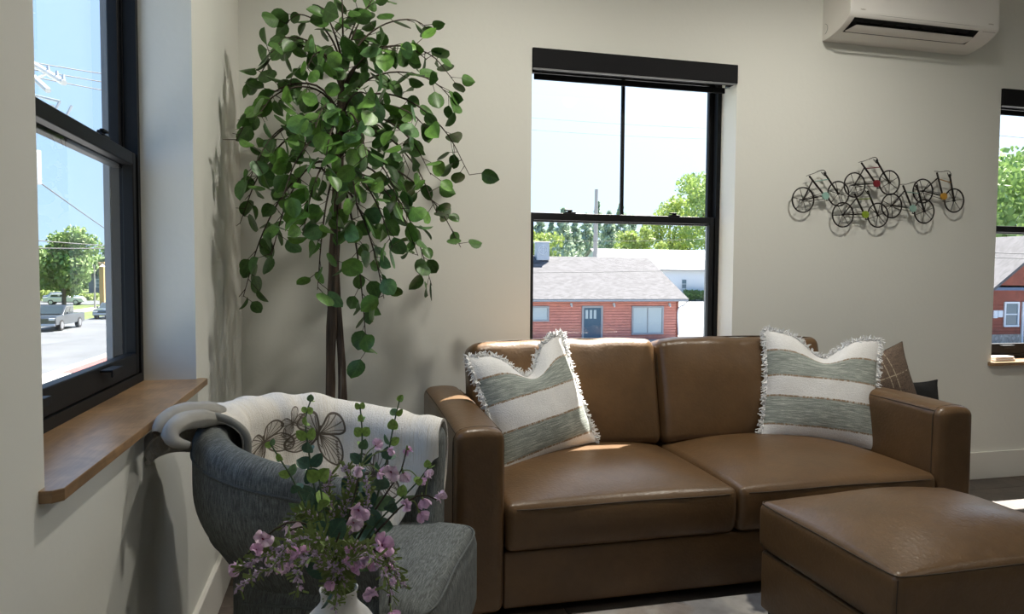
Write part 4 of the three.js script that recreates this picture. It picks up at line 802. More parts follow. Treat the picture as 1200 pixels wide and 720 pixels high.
sprig([[404, 660], [430, 640], [455, 650], [470, 690]], 2.44, 2.46, 110, 120, 'heather sprig hanging in front of the chair seat', 0.4);
sprig([[402, 664], [430, 650], [450, 668], [458, 700]], 2.48, 2.50, 100, 70, 'heather sprig hanging next to the lowest blossom', 0.4);
sprig([[396, 668], [392, 655], [385, 640], [372, 632]], 2.46, 2.48, 70, 190, 'bushy green sprig above the vase mouth', 0.2, 0.022);
sprig([[398, 668], [405, 655], [415, 645], [425, 640]], 2.46, 2.47, 70, 190, 'bushy green sprig over the vase rim towards the seat', 0.2, 0.022);
sprig([[396, 672], [397, 660], [398, 645], [400, 628]], 2.42, 2.42, 80, 190, 'bushy green sprig in the centre of the vase mouth', 0.2, 0.022);
sprig([[394, 664], [380, 640], [362, 628], [345, 640]], 2.42, 2.43, 60, 170, 'bushy green sprig on the armchair side of the vase', 0.25, 0.018);
sprig([[398, 676], [396, 684], [394, 700], [392, 716]], 2.38, 2.40, 70, 60, 'small sprig hanging down over the vase front', 0.3, 0.010);

// ---------------------------------------------------------------- outside: the town seen from the upper floor
const G = -3.3;
const noiseTex = (base, amp, f, z, rx) => dataTex(256, 256, (u, v) => { const k = 1 + amp * (fbm(u, v, f, 4, z) - 0.5) + amp * 0.5 * (noise(u * 120, v * 120, z) - 0.5); return base.map((c) => c * k); }, true, rx, rx);
const X = {
  asphalt: std({ map: noiseTex([84, 87, 90], 0.25, 6, 3, 0.1), roughness: 0.9 }), concrete: std({ map: noiseTex([150, 148, 142], 0.15, 6, 5, 0.2), roughness: 0.9 }),
  grass: std({ map: noiseTex([84, 98, 44], 0.5, 8, 7, 0.25), roughness: 1 }), paver: std({ map: noiseTex([132, 78, 74], 0.2, 8, 9, 0.5), roughness: 0.9 }), lot: std({ map: noiseTex([132, 133, 132], 0.15, 5, 11, 0.1), roughness: 0.9 }),
  shingle: std({ map: dataTex(512, 512, (u, v) => { const r = Math.floor(v * 48), c = Math.floor(u * 24 + (r % 2) * 0.5), k = 0.88 + 0.2 * hash3(c, r, 3) + 0.12 * (noise(u * 200, v * 200, 2) - 0.5); return [82 * k, 81 * k, 83 * k]; }, true, 0.14, 0.14), roughness: 0.95 }),
  red: std({ map: noiseTex([198, 130, 114], 0.14, 10, 4, 0.4), roughness: 0.8 }), redDark: std({ map: noiseTex([132, 70, 54], 0.3, 10, 14, 0.4), roughness: 0.85 }), trimGrey: std({ color: rgb(0.30, 0.31, 0.32), roughness: 0.7 }), white: std({ color: rgb(0.62, 0.64, 0.66), roughness: 0.7 }), whiteRoof: std({ color: rgb(0.30, 0.31, 0.31), roughness: 0.6 }),
  darkHouse: std({ color: rgb(0.10, 0.12, 0.15), roughness: 0.8 }), darkRoof: std({ color: rgb(0.045, 0.05, 0.06), roughness: 0.9 }), pane: std({ color: rgb(0.10, 0.15, 0.18), roughness: 0.12 }), blind: std({ color: rgb(0.42, 0.48, 0.48), roughness: 0.35 }),
  pole: std({ color: rgb(0.36, 0.34, 0.31), roughness: 0.9 }), wire: std({ color: rgb(0.10, 0.10, 0.10), roughness: 0.8 }), stone: std({ map: noiseTex([150, 140, 130], 0.6, 14, 2, 0.7), roughness: 0.95 }), soil: std({ color: rgb(0.16, 0.12, 0.08), roughness: 1 }), barkFar: std({ color: rgb(0.09, 0.07, 0.055), roughness: 0.95 }),
  tire: std({ color: rgb(0.02, 0.02, 0.02), roughness: 0.9 }), rim: std({ color: rgb(0.5, 0.5, 0.52), roughness: 0.3, metalness: 0.8 }), glassCar: std({ color: rgb(0.03, 0.045, 0.05), roughness: 0.08 }), light: std({ color: rgb(0.7, 0.7, 0.68), roughness: 0.2 }), metal: std({ color: rgb(0.45, 0.47, 0.5), roughness: 0.5, metalness: 0.6 }), wood: std({ color: rgb(0.42, 0.27, 0.12), roughness: 0.8 }),
};
function ground(name, x0, x1, z0, z1, y, mat, label, cat) { info(mesh(name, boxUV(box(x0, x1, y - 0.4, y, z0, z1)), mat), label, cat, null, 'structure'); }
ground('ground_grass', -260, 260, -320, 40, G - 0.06, X.grass, 'open grass ground round the town', 'grass');
ground('street', -23.6, -12.2, -260, 30, G, X.asphalt, 'pale sunlit street below the street-side window', 'street');
ground('sidewalk', -12.2, -6.5, -260, 30, G + 0.08, X.concrete, 'concrete sidewalk along the near side of the street', 'sidewalk');
ground('paver_band', -11.6, -9.6, -38.5, -30.5, G + 0.095, X.paver, 'red brick paver strip in the sidewalk', 'pavers');
ground('far_sidewalk', -30.5, -28.2, -260, 30, G + 0.05, X.concrete, 'sidewalk through the lawn across the street', 'sidewalk');
ground('side_street', -120, -23.6, -118, -104, G + 0.02, X.asphalt, 'side street behind the big street tree', 'street');
ground('parking_lot', -6.5, 140, -112, 30, G + 0.01, X.lot, 'bright paved parking lot round the red building', 'parking lot');

// foliage: many small leaf blades scattered over lobes
const blade = new THREE.PlaneGeometry(1, 1);
function crown(n, lobes, size, flat = 1) {
  const pos = new Float32Array(n * 18), nor = new Float32Array(n * 18), q = new THREE.Quaternion(), a = V(), p = V();
  const c = [[-0.5, -0.5], [0.5, -0.5], [0.5, 0.5], [-0.5, -0.5], [0.5, 0.5], [-0.5, 0.5]];
  for (let i = 0; i < n; i++) {
    const L = lobes[Math.floor(rnd() * lobes.length)], d = V(rr(-1, 1), rr(-1, 1), rr(-1, 1)).normalize(), r = Math.pow(rnd(), 0.35);
    p.set(L[0] + d.x * L[3] * r, L[1] + d.y * L[3] * r * flat, L[2] + d.z * L[3] * r); q.setFromEuler(new THREE.Euler(rr(0, 6.28), rr(0, 6.28), rr(0, 6.28)));
    const s = size * rr(0.6, 1.4), nn = V(0, 0, 1).applyQuaternion(q);
    for (let k = 0; k < 6; k++) { a.set(c[k][0] * s, c[k][1] * s, 0).applyQuaternion(q).add(p); pos.set([a.x, a.y, a.z], (i * 6 + k) * 3); nor.set([nn.x, nn.y, nn.z], (i * 6 + k) * 3); }
  }
  const g = new THREE.BufferGeometry(); g.setAttribute('position', new THREE.BufferAttribute(pos, 3)); g.setAttribute('normal', new THREE.BufferAttribute(nor, 3)); return g;
}
const leafFar = (r, g, b) => phys({ color: rgb(r, g, b), roughness: 0.85, side: THREE.DoubleSide, transmission: 0.3, thickness: 0 });
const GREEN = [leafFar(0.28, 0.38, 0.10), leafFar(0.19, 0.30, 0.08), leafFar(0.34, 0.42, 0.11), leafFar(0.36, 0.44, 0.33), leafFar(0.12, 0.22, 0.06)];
function broadTree(x, z, h, w, mat, label, group, n = 3500, base = G, trunkH = 0.22, leafS = 0.35) {
  const t = thing('broadleaf_tree', label, 'tree', [x, base, z], 0, group), lobes = [];
  for (let i = 0; i < 22; i++) { const y = lerp(trunkH, 0.9, rnd()), k = Math.sin(Math.PI * clamp((y - trunkH * 0.55) / (1.08 - trunkH * 0.55), 0, 1)), a = rr(0, 6.28), r = Math.sqrt(rnd()) * w * 0.36 * k; lobes.push([Math.cos(a) * r, y * h, Math.sin(a) * r, w * 0.17 * (0.6 + 0.5 * k)]); }
  mesh('foliage', crown(n, lobes, leafS), mat, t, null, 'stuff');
  mesh('trunk', taper([V(0, 0, 0), V(0.05, h * 0.3, 0), V(0, h * 0.75, 0)], [w * 0.03, w * 0.022, w * 0.006], 8), X.barkFar, t);
  for (let i = 0; i < 4; i++) { const a = i * 1.7; mesh('limb', taper([V(0, h * (0.3 + i * 0.06), 0), V(Math.cos(a) * w * 0.15, h * (0.45 + i * 0.06), Math.sin(a) * w * 0.15), V(Math.cos(a) * w * 0.3, h * (0.6 + i * 0.05), Math.sin(a) * w * 0.3)], [w * 0.012, w * 0.008, w * 0.003], 6), X.barkFar, t); }
}
function conifer(x, z, h, w, mat, label, group, n = 1600) {
  const t = thing('conifer_tree', label, 'tree', [x, G, z], 0, group), lobes = [];
  for (let i = 0; i < 26; i++) { const f = i / 25, a = i * 2.4, r = w * 0.42 * (1 - f) * rr(0.5, 1); lobes.push([Math.cos(a) * r, h * lerp(0.2, 0.98, f), Math.sin(a) * r, w * 0.20 * (1.2 - f)]); }
  mesh('foliage', crown(n, lobes, 0.6, 0.8), mat, t, null, 'stuff'); mesh('trunk', taper([V(0, 0, 0), V(0, h * 0.5, 0), V(0, h * 0.96, 0)], [0.28, 0.2, 0.04], 7), X.barkFar, t);
}
function bush(x, z, h, w, mat, label, group, base = G) { const t = thing('bush', label, 'bush', [x, base, z], 0, group), lobes = []; for (let i = 0; i < 9; i++) lobes.push([rr(-0.35, 0.35) * w, h * rr(0.3, 0.7), rr(-0.3, 0.3) * w, h * 0.32]); mesh('foliage', crown(700, lobes, 0.22), mat, t, null, 'stuff'); mesh('stem', rod(V(0, 0, 0), V(0, h * 0.4, 0), 0.05), X.barkFar, t); }

// a building window with frame, panes and a bar
function extWindow(parent, x0, x1, y0, y1, z, frame, pane, bars = 1, cross = false) {
  const w = grp('window', parent), f = Math.min(0.12, (x1 - x0) * 0.12);
  const l = [box(x0 - f, x1 + f, y1, y1 + f, z, z + 0.08), box(x0 - f, x1 + f, y0 - f, y0, z, z + 0.1), box(x0 - f, x0, y0, y1, z, z + 0.08), box(x1, x1 + f, y0, y1, z, z + 0.08)];
  for (let i = 1; i <= bars; i++) { const x = lerp(x0, x1, i / (bars + 1)); l.push(box(x - 0.035, x + 0.035, y0, y1, z, z + 0.06)); }
  if (cross) l.push(box(x0, x1, (y0 + y1) / 2 - 0.04, (y0 + y1) / 2 + 0.04, z, z + 0.06));
  mesh('frame', merge(l), frame, w); mesh('pane', box(x0, x1, y0, y1, z - 0.02, z + 0.02), pane, w);
  return w;
}
const poly = (pts) => { const g = new THREE.BufferGeometry(), pos = []; for (let i = 1; i < pts.length - 1; i++) for (const q of [pts[0], pts[i], pts[i + 1]]) pos.push(...q); g.setAttribute('position', new THREE.Float32BufferAttribute(pos, 3)); g.computeVertexNormals(); return boxUV(g); };
// hip roof with a thickness
function hipRoof(x0, x1, z0, z1, y, ridge, rx0, rx1, t = 0.18) {
  const zm = (z0 + z1) / 2, A = [x0, y, z1], B = [x1, y, z1], C = [x1, y, z0], D = [x0, y, z0], E = [rx0, ridge, zm], F = [rx1, ridge, zm], dn = ([a, b, c]) => [a, b - t, c];
  return merge([poly([A, B, F, E]), poly([C, D, E, F]), poly([B, C, F]), poly([D, A, E]), poly([dn(A), dn(B), B, A]), poly([dn(B), dn(C), C, B]), poly([dn(C), dn(D), D, C]), poly([dn(D), dn(A), A, D]), poly([dn(D), dn(C), dn(B), dn(A)])]);
}
// long red building behind the sofa window
{
  const zf = -42, x1 = px(794, 365, 'z', zf).x, x0 = 2, depth = 12, ev = -0.50, t = thing('red_building', 'long red board-sided building with a grey shingle roof seen behind the sofa', 'building', [0, G, zf]);
  const e = ev - G;
  mesh('walls', boxUV(box(x0, x1, 0, e, -depth, -0.05)), X.red, t);
  const boards = []; for (let y = 0.1; y < e - 0.1; y += 0.19) boards.push(box(x0, x1 + 0.02, y + 0.035, y + 0.185, -0.06, 0.02)); mesh('siding', boxUV(merge(boards)), X.red, t, null, 'stuff');
  const rdg = px(762, 302, 'z', zf - depth / 2 + 0.4), rl = px(643, 302, 'z', zf - depth / 2 + 0.4);
  mesh('roof', hipRoof(x0 - 0.5, x1 + 0.55, -depth - 0.6, 0.6, e + 0.1, rdg.y - G, 9, rdg.x), X.shingle, t);
  mesh('fascia', boxUV(box(x0, x1 + 0.5, e - 0.06, e + 0.06, 0.50, 0.62)), X.trimGrey, t);
  mesh('downspout', tube([V(x1 + 0.5, e - 0.05, 0.55), V(x1 + 0.35, e - 0.35, 0.3), V(x1 + 0.06, e - 0.55, 0.08), V(x1 + 0.05, 0.3, 0.08)], 0.05, 24, 6), X.white, t);
  mesh('corner_board', boxUV(box(x1 - 0.12, x1 + 0.04, 0, e - 0.1, -0.08, 0.04)), X.redDark, t);
  const P = (x, y) => { const p = px(x, y, 'z', zf); return [p.x, p.y - G]; };
  for (const [a, b, c, d, pane, bars] of [[742, 361, 775, 390, X.blind, 1], [624, 361, 641, 375, X.blind, 0], [540, 361, 560, 378, X.blind, 0]]) { const [xa, ya] = P(a, b), [xb, yb] = P(c, d); extWindow(t, xa, xb, yb, ya, 0.02, X.trimGrey, pane, bars); }
  const [da, dt] = P(684, 361), [db] = P(704, 361), door = grp('door', t);
  mesh('door_leaf', box(da, db, 0, dt, 0, 0.05), std({ color: rgb(0.05, 0.10, 0.14), roughness: 0.6 }), door);
  mesh('door_frame', merge([box(da - 0.14, da, 0, dt + 0.14, 0, 0.09), box(db, db + 0.14, 0, dt + 0.14, 0, 0.09), box(da, db, dt, dt + 0.14, 0, 0.09)]), X.trimGrey, door);
  for (let i = 0; i < 3; i++) mesh('door_pane', box(da + 0.12 + i * 0.3, da + 0.3 + i * 0.3, dt - 0.75, dt - 0.15, 0.04, 0.07), X.blind, door);
  for (const [a, b] of [[669, 357], [719, 357], [784, 357]]) { const [xa, ya] = P(a, b); mesh('wall_light', merge([box(xa - 0.06, xa + 0.06, ya - 0.1, ya + 0.1, 0, 0.12), rod(V(xa, ya, 0.1), V(xa, ya - 0.16, 0.22), 0.09, 0.05)]), X.white, t); }
  mesh('cross_gable_roof', poly([[rl.x - 4, rdg.y - G - 0.55, -4.7], [rl.x - 1.0, rdg.y - G - 0.55, -4.7], [rl.x - 0.1, rdg.y - G + 0.06, -5.8], [rl.x - 4, rdg.y - G + 0.06, -5.8]]), X.darkRoof, t);
  const cx = rl.x - 0.35, cy = rdg.y - G;
  const v = thing('roof_vent_unit', 'pale square fan unit standing on the red building roof ridge', 'vent unit', [cx - 0.25, rdg.y - 0.35, zf - depth / 2 + 0.6]);
  mesh('housing', boxUV(rbox(-0.5, 0.5, 0, 1.35, -0.35, 0.35, 0.06)), X.metal, v); mesh('fan_guard', merge([new THREE.TorusGeometry(0.34, 0.03, 6, 24), new THREE.TorusGeometry(0.2, 0.02, 6, 20), box(-0.34, 0.34, -0.02, 0.02, -0.02, 0.02), box(-0.02, 0.02, -0.34, 0.34, -0.02, 0.02)]).translate(0, 0.8, 0.37), X.white, v); mesh('cap', boxUV(rbox(-0.56, 0.56, 1.33, 1.42, -0.4, 0.4, 0.03)), X.white, v);
}
// white building further away
{
  const zf = -112, a = px(715, 318, 'z', zf), b = px(905, 316, 'z', zf), h = px(800, 316, 'z', zf).y - G, t = thing('white_building', 'long white building with a pale metal roof behind the red building', 'building', [a.x, G, zf]);
  const w = b.x - a.x, rid = px(780, 293, 'z', zf - 9).y - G;
  mesh('walls', boxUV(merge([box(0, w, 0, h, -18, 0), (() => { const s = new THREE.Shape(); s.moveTo(-18, h); s.lineTo(0, h); s.lineTo(-9, rid - 0.1); const g = new THREE.ExtrudeGeometry(s, { depth: 0.2, bevelEnabled: false }); g.rotateY(-Math.PI / 2); g.scale(1, 1, 1); return g.rotateY(Math.PI).translate(0, 0, -18); })()])), X.white, t);
  mesh('roof', merge([poly([[-0.5, h, 0.5], [w, h, 0.5], [w, rid, -9], [-0.5, rid, -9]]), poly([[w, h, -18.5], [-0.5, h, -18.5], [-0.5, rid, -9], [w, rid, -9]]), poly([[-0.5, h - 0.3, 0.5], [w, h - 0.3, 0.5], [w, h, 0.5], [-0.5, h, 0.5]])]), X.whiteRoof, t);
  const A = px(799, 328, 'z', zf), B = px(804, 338, 'z', zf); extWindow(t, A.x - a.x, B.x - a.x, B.y - G, A.y - G, 0.03, X.white, X.pane, 0, true);
  const C = px(845, 326, 'z', zf), D = px(850, 336, 'z', zf); extWindow(t, C.x - a.x, D.x - a.x, D.y - G, C.y - G, 0.03, X.white, X.pane, 0, true);
  for (const [x, y] of [[806, 350], [815, 348], [824, 350], [833, 346]]) { const p = px(x, y, 'z', zf + 1.5); bush(p.x, zf + 1.6, rr(2.0, 2.8), 1.5, GREEN[4], 'dark green shrub against the white building wall', 'shrubs along the white building'); }
}
// brown gabled building behind the far window
{
  const zf = -34, P = (x, y) => { const p = px(x, y, 'z', zf); return [p.x, p.y - G]; };
  const [xl] = P(1160, 340), [xr] = P(1290, 340), e = P(1170, 337)[1], t = thing('brown_building', 'red-brown gabled shop building with white window frames behind the far window', 'building', [0, G, zf]);
  const xm = (xl + xr) / 2, rid = e + 3.4;
  mesh('walls', boxUV(box(xl, xr, 0.7, e, -10, -0.06)), X.redDark, t);
  const boards = []; for (let y = 0.75; y < e - 0.05; y += 0.22) boards.push(box(xl - 0.02, xr + 0.02, y + 0.015, y + 0.21, -0.07, 0)); mesh('siding', boxUV(merge(boards)), X.redDark, t, null, 'stuff');
  const gs = new THREE.Shape(); gs.moveTo(xl, e); gs.lineTo(xr, e); gs.lineTo(xm, rid); gs.closePath(); mesh('gable', boxUV(new THREE.ExtrudeGeometry(gs, { depth: 0.1, bevelEnabled: false }).translate(0, 0, -0.1)), X.redDark, t);
  const slab = (s) => { const o = 0.9, k = (rid - e) / (xr - xm), xe = s < 0 ? xl - o : xr + o, ye = e - o * k; return merge([poly([[xe, ye, 0.6], [xm, rid, 0.6], [xm, rid + 0.22, 0.6], [xe, ye + 0.22, 0.6]]), poly([[xe, ye + 0.22, 0.6], [xm, rid + 0.22, 0.6], [xm, rid + 0.22, -10.5], [xe, ye + 0.22, -10.5]]), poly([[xe, ye, 0.6], [xe, ye, -10.5], [xm, rid, -10.5], [xm, rid, 0.6]])]); };
  mesh('roof', slab(-1), X.shingle, t); mesh('roof', slab(1), X.shingle, t);
  mesh('stone_base', boxUV(box(xl - 0.05, xr + 0.05, 0, 0.75, -10, 0.08)), X.stone, t);
  mesh('band', boxUV(box(xl - 0.03, xr + 0.03, e - 0.2, e, -0.05, 0.05)), std({ color: rgb(0.10, 0.14, 0.22), roughness: 0.8 }), t);
  for (const [a, b, c, d] of [[1178, 356, 1191, 381], [1240, 356, 1253, 381]]) { const [xa, ya] = P(a, b), [xb, yb] = P(c, d); extWindow(t, xa, xb, yb, ya, 0.02, X.white, X.pane, 0, true); }
  const [da, dt] = P(1199, 356), [db] = P(1216, 356), door = grp('door', t); mesh('door_leaf', box(da, db, 0.1, dt, 0, 0.06), X.pane, door); mesh('door_frame', merge([box(da - 0.12, da, 0.1, dt + 0.12, 0, 0.1), box(db, db + 0.12, 0.1, dt + 0.12, 0, 0.1), box(da, db, dt, dt + 0.12, 0, 0.1)]), X.white, door);
  for (const [a, b, c, d] of [[1164, 364, 1168, 373], [1169, 364, 1174, 372]]) { const [xa, ya] = P(a, b), [xb, yb] = P(c, d); mesh('notice_board', boxUV(box(xa, xb, yb, ya, 0, 0.08)), X.white, t); }
}
// trees behind the buildings
{
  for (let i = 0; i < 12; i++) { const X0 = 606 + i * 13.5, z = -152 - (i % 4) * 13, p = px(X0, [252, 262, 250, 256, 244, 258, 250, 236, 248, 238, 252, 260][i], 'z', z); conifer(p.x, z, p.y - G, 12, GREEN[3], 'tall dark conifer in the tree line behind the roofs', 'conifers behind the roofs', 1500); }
  for (const [x, y, z, w] of [[642, 268, -136, 10], [620, 264, -121, 8], [735, 268, -138, 9], [762, 264, -134, 8]]) { const p = px(x, y, 'z', z); broadTree(p.x, z, p.y - G, w, GREEN[2], 'light green tree in front of the conifers', 'light green trees behind the roofs', 2200, G, 0.1, 0.5); }
  for (const [x, y, z, w, m] of [[838, 172, -142, 19, 0], [786, 226, -160, 17, 2], [806, 196, -178, 20, 0], [890, 190, -166, 19, 0]]) { const p = px(x, y, 'z', z); broadTree(p.x, z, p.y - G, w, GREEN[m], 'tall spring green tree above the white building', 'tall trees above the white building', 4200, G, 0.1, 0.5); }
  for (const [x, y, z, w, m] of [[1190, 180, -62, 25, 1], [1235, 176, -92, 26, 1], [1145, 200, -92, 22, 4]]) { const p = px(x, y, 'z', z); broadTree(p.x, z, p.y - G, w, GREEN[m], 'big leafy tree standing behind the brown gabled building', 'trees behind the brown building', 9000, G, 0.12, 0.42); }
  const q = px(1176, 305, 'z', -44); bush(q.x, -44, q.y - G, 5, leafFar(0.28, 0.13, 0.08), 'reddish shrub beside the brown building roof', undefined, G);
  const q2 = px(1190, 296, 'z', -45); bush(q2.x, -45, q2.y - G, 4, GREEN[2], 'bright green shrub beside the brown building roof', undefined, G);
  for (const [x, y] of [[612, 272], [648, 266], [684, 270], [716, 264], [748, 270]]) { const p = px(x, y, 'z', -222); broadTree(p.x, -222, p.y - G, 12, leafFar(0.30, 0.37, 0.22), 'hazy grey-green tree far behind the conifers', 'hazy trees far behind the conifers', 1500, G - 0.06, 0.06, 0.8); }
  // across the street
  const b = px(75, 362, 'y', G - 0.06), top = px(78, 260, 'z', b.z); broadTree(b.x, b.z, top.y - b.y, 9.2, GREEN[1], 'round green street tree behind the pickup truck', undefined, 9000, G - 0.06, 0.22, 0.30);
  for (const [x, y, z, w, m] of [[50, 290, -175, 16, 1], [88, 298, -190, 16, 1], [112, 300, -215, 16, 3], [134, 284, -150, 7, 4], [30, 300, -205, 14, 4]]) { const p = px(x, y, 'z', z); broadTree(p.x, z, p.y - G, w, GREEN[m], 'distant tree beyond the dark house', 'distant trees beyond the street', 2200, G - 0.06, 0.12, 0.6); }
  for (const [x, y, h] of [[104, 351, 1.3], [113, 350, 1.2], [48, 352, 2.0]]) { const p = px(x, y + 2, 'y', G - 0.06); bush(p.x, p.z, h, 3, GREEN[2], 'low green bush on the lawn across the street', 'bushes on the lawn', G - 0.06); }
}
// dark house across the street, lamp post and yellow post
{
  const zf = -165, A = px(104, 341, 'z', zf), B = px(150, 341, 'z', zf), y1 = px(104, 322, 'z', zf).y, yr = px(124, 308, 'z', zf).y, w = B.x - A.x, t = thing('dark_house', 'dark blue-grey gabled house across the street', 'house', [A.x, G - 0.06, zf]), h = y1 - G;
  mesh('walls', boxUV(box(0, w, 0, h, -10, 0)), X.darkHouse, t);
  const s = new THREE.Shape(); s.moveTo(-0.6, h - 0.3); s.lineTo(w + 0.6, h - 0.3); s.lineTo(w * 0.55, yr - G); s.closePath(); mesh('roof', boxUV(new THREE.ExtrudeGeometry(s, { depth: 10.8, bevelEnabled: false }).translate(0, 0, -10.4)), X.darkRoof, t);
  for (const f of [0.2, 0.55, 0.8]) extWindow(t, w * f, w * f + 1.2, h * 0.35, h * 0.75, 0.03, X.white, X.pane, 0, true);
  const lp = px(111, 346, 'z', -92), lt = thing('street_lamp', 'double street lamp with white shades in front of the dark house', 'street lamp', [lp.x, G - 0.06, -92]), lh = px(111, 310, 'z', -92).y - G;
  mesh('post', taper([V(0, 0, 0), V(0, lh / 2, 0), V(0, lh, 0)], [0.12, 0.09, 0.07], 8), X.pole, lt);
  for (const sx of [-1, 1]) { const arm = mesh('arm', tube([V(0, lh - 0.3, 0), V(sx * 0.5, lh + 0.25, 0), V(sx * 0.95, lh + 0.05, 0)], 0.04, 12, 6), X.pole, lt); mesh('shade', new THREE.ConeGeometry(0.42, 0.35, 16).translate(sx * 0.95, lh - 0.05, 0), X.light, lt); }
  const yp = px(120, 346, 'z', -100), yt = px(120, 309, 'z', -100), post = thing('timber_post', 'yellow timber post beside the street lamp', 'post', [yp.x, G - 0.06, -100]); mesh('shaft', boxUV(rbox(-0.28, 0.28, 0, yt.y - G, -0.28, 0.28, 0.05)), X.wood, post); mesh('cap', boxUV(rbox(-0.38, 0.38, yt.y - G, yt.y - G + 0.25, -0.38, 0.38, 0.05)), X.wood, post);
}
// vehicles: x along their length (front +x), built on the ground
function vehicle(kind, label, at, turn, color, metalPaint = true) {
  const t = thing(kind === 'truck' ? 'pickup_truck' : 'parked_car', label, kind === 'truck' ? 'pickup truck' : 'car', at, turn);
  const paint = phys({ color: rgb(...color), roughness: 0.3, metalness: 0.2, clearcoat: 1, clearcoatRoughness: 0.05 });
  const W = kind === 'truck' ? 2.0 : 1.8, L = kind === 'truck' ? 5.9 : 4.7, h = L / 2, sh = (pts) => { const s = new THREE.Shape(); pts.forEach(([x, y], i) => i ? s.lineTo(x, y) : s.moveTo(x, y)); s.closePath(); return s; };
  const ex = (pts, w, b) => { const g = new THREE.ExtrudeGeometry(sh(pts), { depth: w - 2 * b, bevelEnabled: true, bevelThickness: b, bevelSize: b * 0.6, bevelSegments: 2 }); return boxUV(g.translate(0, 0, -w / 2 + b)); };
  if (kind === 'truck') {
    mesh('body', ex([[-h, 0.55], [-h, 1.12], [-0.75, 1.15], [1.25, 1.18], [h - 0.15, 1.10], [h, 0.95], [h, 0.5], [-h + 0.1, 0.48]], W, 0.08), paint, t);
    mesh('cab', ex([[-0.95, 1.1], [-0.8, 1.82], [0.55, 1.86], [1.35, 1.15]], W - 0.2, 0.1), paint, t);
    mesh('cargo_bed', box(-h + 0.1, -1.0, 1.06, 1.18, -W / 2 + 0.12, W / 2 - 0.12), X.tire, t);
    mesh('windshield', poly([[0.62, 1.80, W / 2 - 0.28], [1.33, 1.24, W / 2 - 0.2], [1.33, 1.24, -W / 2 + 0.2], [0.62, 1.80, -W / 2 + 0.28]].map(([a, b, c]) => [a + 0.06, b + 0.03, c])), X.glassCar, t);
  } else {
    mesh('body', ex([[-h, 0.45], [-h, 0.95], [-h + 0.5, 1.0], [h - 1.2, 0.98], [h - 0.1, 0.82], [h, 0.6], [h, 0.4]], W, 0.1), paint, t);
    mesh('cab', ex([[-h + 0.3, 0.95], [-h + 0.9, 1.42], [0.15, 1.46], [1.05, 0.95]], W - 0.22, 0.12), paint, t);
    mesh('windshield', poly([[0.26, 1.42, W / 2 - 0.3], [1.02, 1.0, W / 2 - 0.2], [1.02, 1.0, -W / 2 + 0.2], [0.26, 1.42, -W / 2 + 0.3]].map(([a, b, c]) => [a + 0.08, b + 0.03, c])), X.glassCar, t);
  }
  const yg0 = kind === 'truck' ? 1.22 : 1.02, yg1 = kind === 'truck' ? 1.74 : 1.36, ws = kind === 'truck' ? [[-0.75, 0.0], [0.08, 0.85]] : [[-1.5, -0.55], [-0.47, 0.45]];
  for (const s of [-1, 1]) for (const [a, b] of ws) mesh('side_window', poly([[a, yg0, 0], [b + 0.15, yg0, 0], [b - 0.15, yg1, 0], [a + 0.1, yg1, 0]].map(([p, q]) => [p, q, s * (W / 2 - 0.085)])), new THREE.MeshStandardMaterial({ color: rgb(0.03, 0.045, 0.05), roughness: 0.08, side: THREE.DoubleSide }), t);
  const r = kind === 'truck' ? 0.42 : 0.34;
  for (const x of [-h * 0.62, h * 0.64]) for (const s of [-1, 1]) { const w = grp('wheel', t); mesh('tire', new THREE.CylinderGeometry(r, r, 0.26, 28).rotateX(Math.PI / 2).translate(x, r, s * (W / 2 - 0.10)), X.tire, w); mesh('rim', new THREE.CylinderGeometry(r * 0.66, r * 0.66, 0.02, 20).rotateX(Math.PI / 2).translate(x, r, s * (W / 2 + 0.035)), X.rim, w); }
  for (const s of [-1, 1]) { mesh('headlight', boxUV(rbox(h - 0.10, h + 0.07, kind === 'truck' ? 0.85 : 0.66, kind === 'truck' ? 1.02 : 0.78, s * W * 0.36 - 0.2, s * W * 0.36 + 0.2, 0.03)), X.light, t); mesh('tail_light', boxUV(rbox(-h - 0.07, -h + 0.06, 0.8, 1.0, s * W * 0.42 - 0.1, s * W * 0.42 + 0.1, 0.03)), std({ color: rgb(0.35, 0.02, 0.02), roughness: 0.3 }), t); mesh('mirror', boxUV(rbox(kind === 'truck' ? 0.85 : 0.55, kind === 'truck' ? 1.0 : 0.7, yg0, yg0 + 0.16, s * (W / 2 + 0.08) - 0.08, s * (W / 2 + 0.08) + 0.08, 0.03)), paint, t); }
  mesh('grille', boxUV(rbox(h - 0.05, h + 0.075, 0.62, kind === 'truck' ? 1.0 : 0.74, -W * 0.24, W * 0.24, 0.02)), X.glassCar, t);
  mesh('bumper', boxUV(rbox(h - 0.1, h + 0.11, 0.40, 0.60, -W / 2 + 0.05, W / 2 - 0.05, 0.05)), X.metal, t);
}
vehicle('truck', 'dark grey pickup truck parked across the street', [-21.6, G, -58.2], -Math.PI / 2, [0.045, 0.055, 0.065]);
vehicle('car', 'grey sedan parked behind the pickup truck', [-22.0, G, -72.6], -Math.PI / 2, [0.07, 0.08, 0.085]);
{ const a = px(76, 357, 'y', G + 0.02); vehicle('car', 'white car in the side street behind the street tree', [a.x, G + 0.02, a.z], 0.1, [0.6, 0.6, 0.6]); const b = px(119, 350.5, 'y', G - 0.06); vehicle('car', 'silver blue car in front of the dark house', [b.x, G + 0.02, -112], 0.05, [0.26, 0.3, 0.36]); }

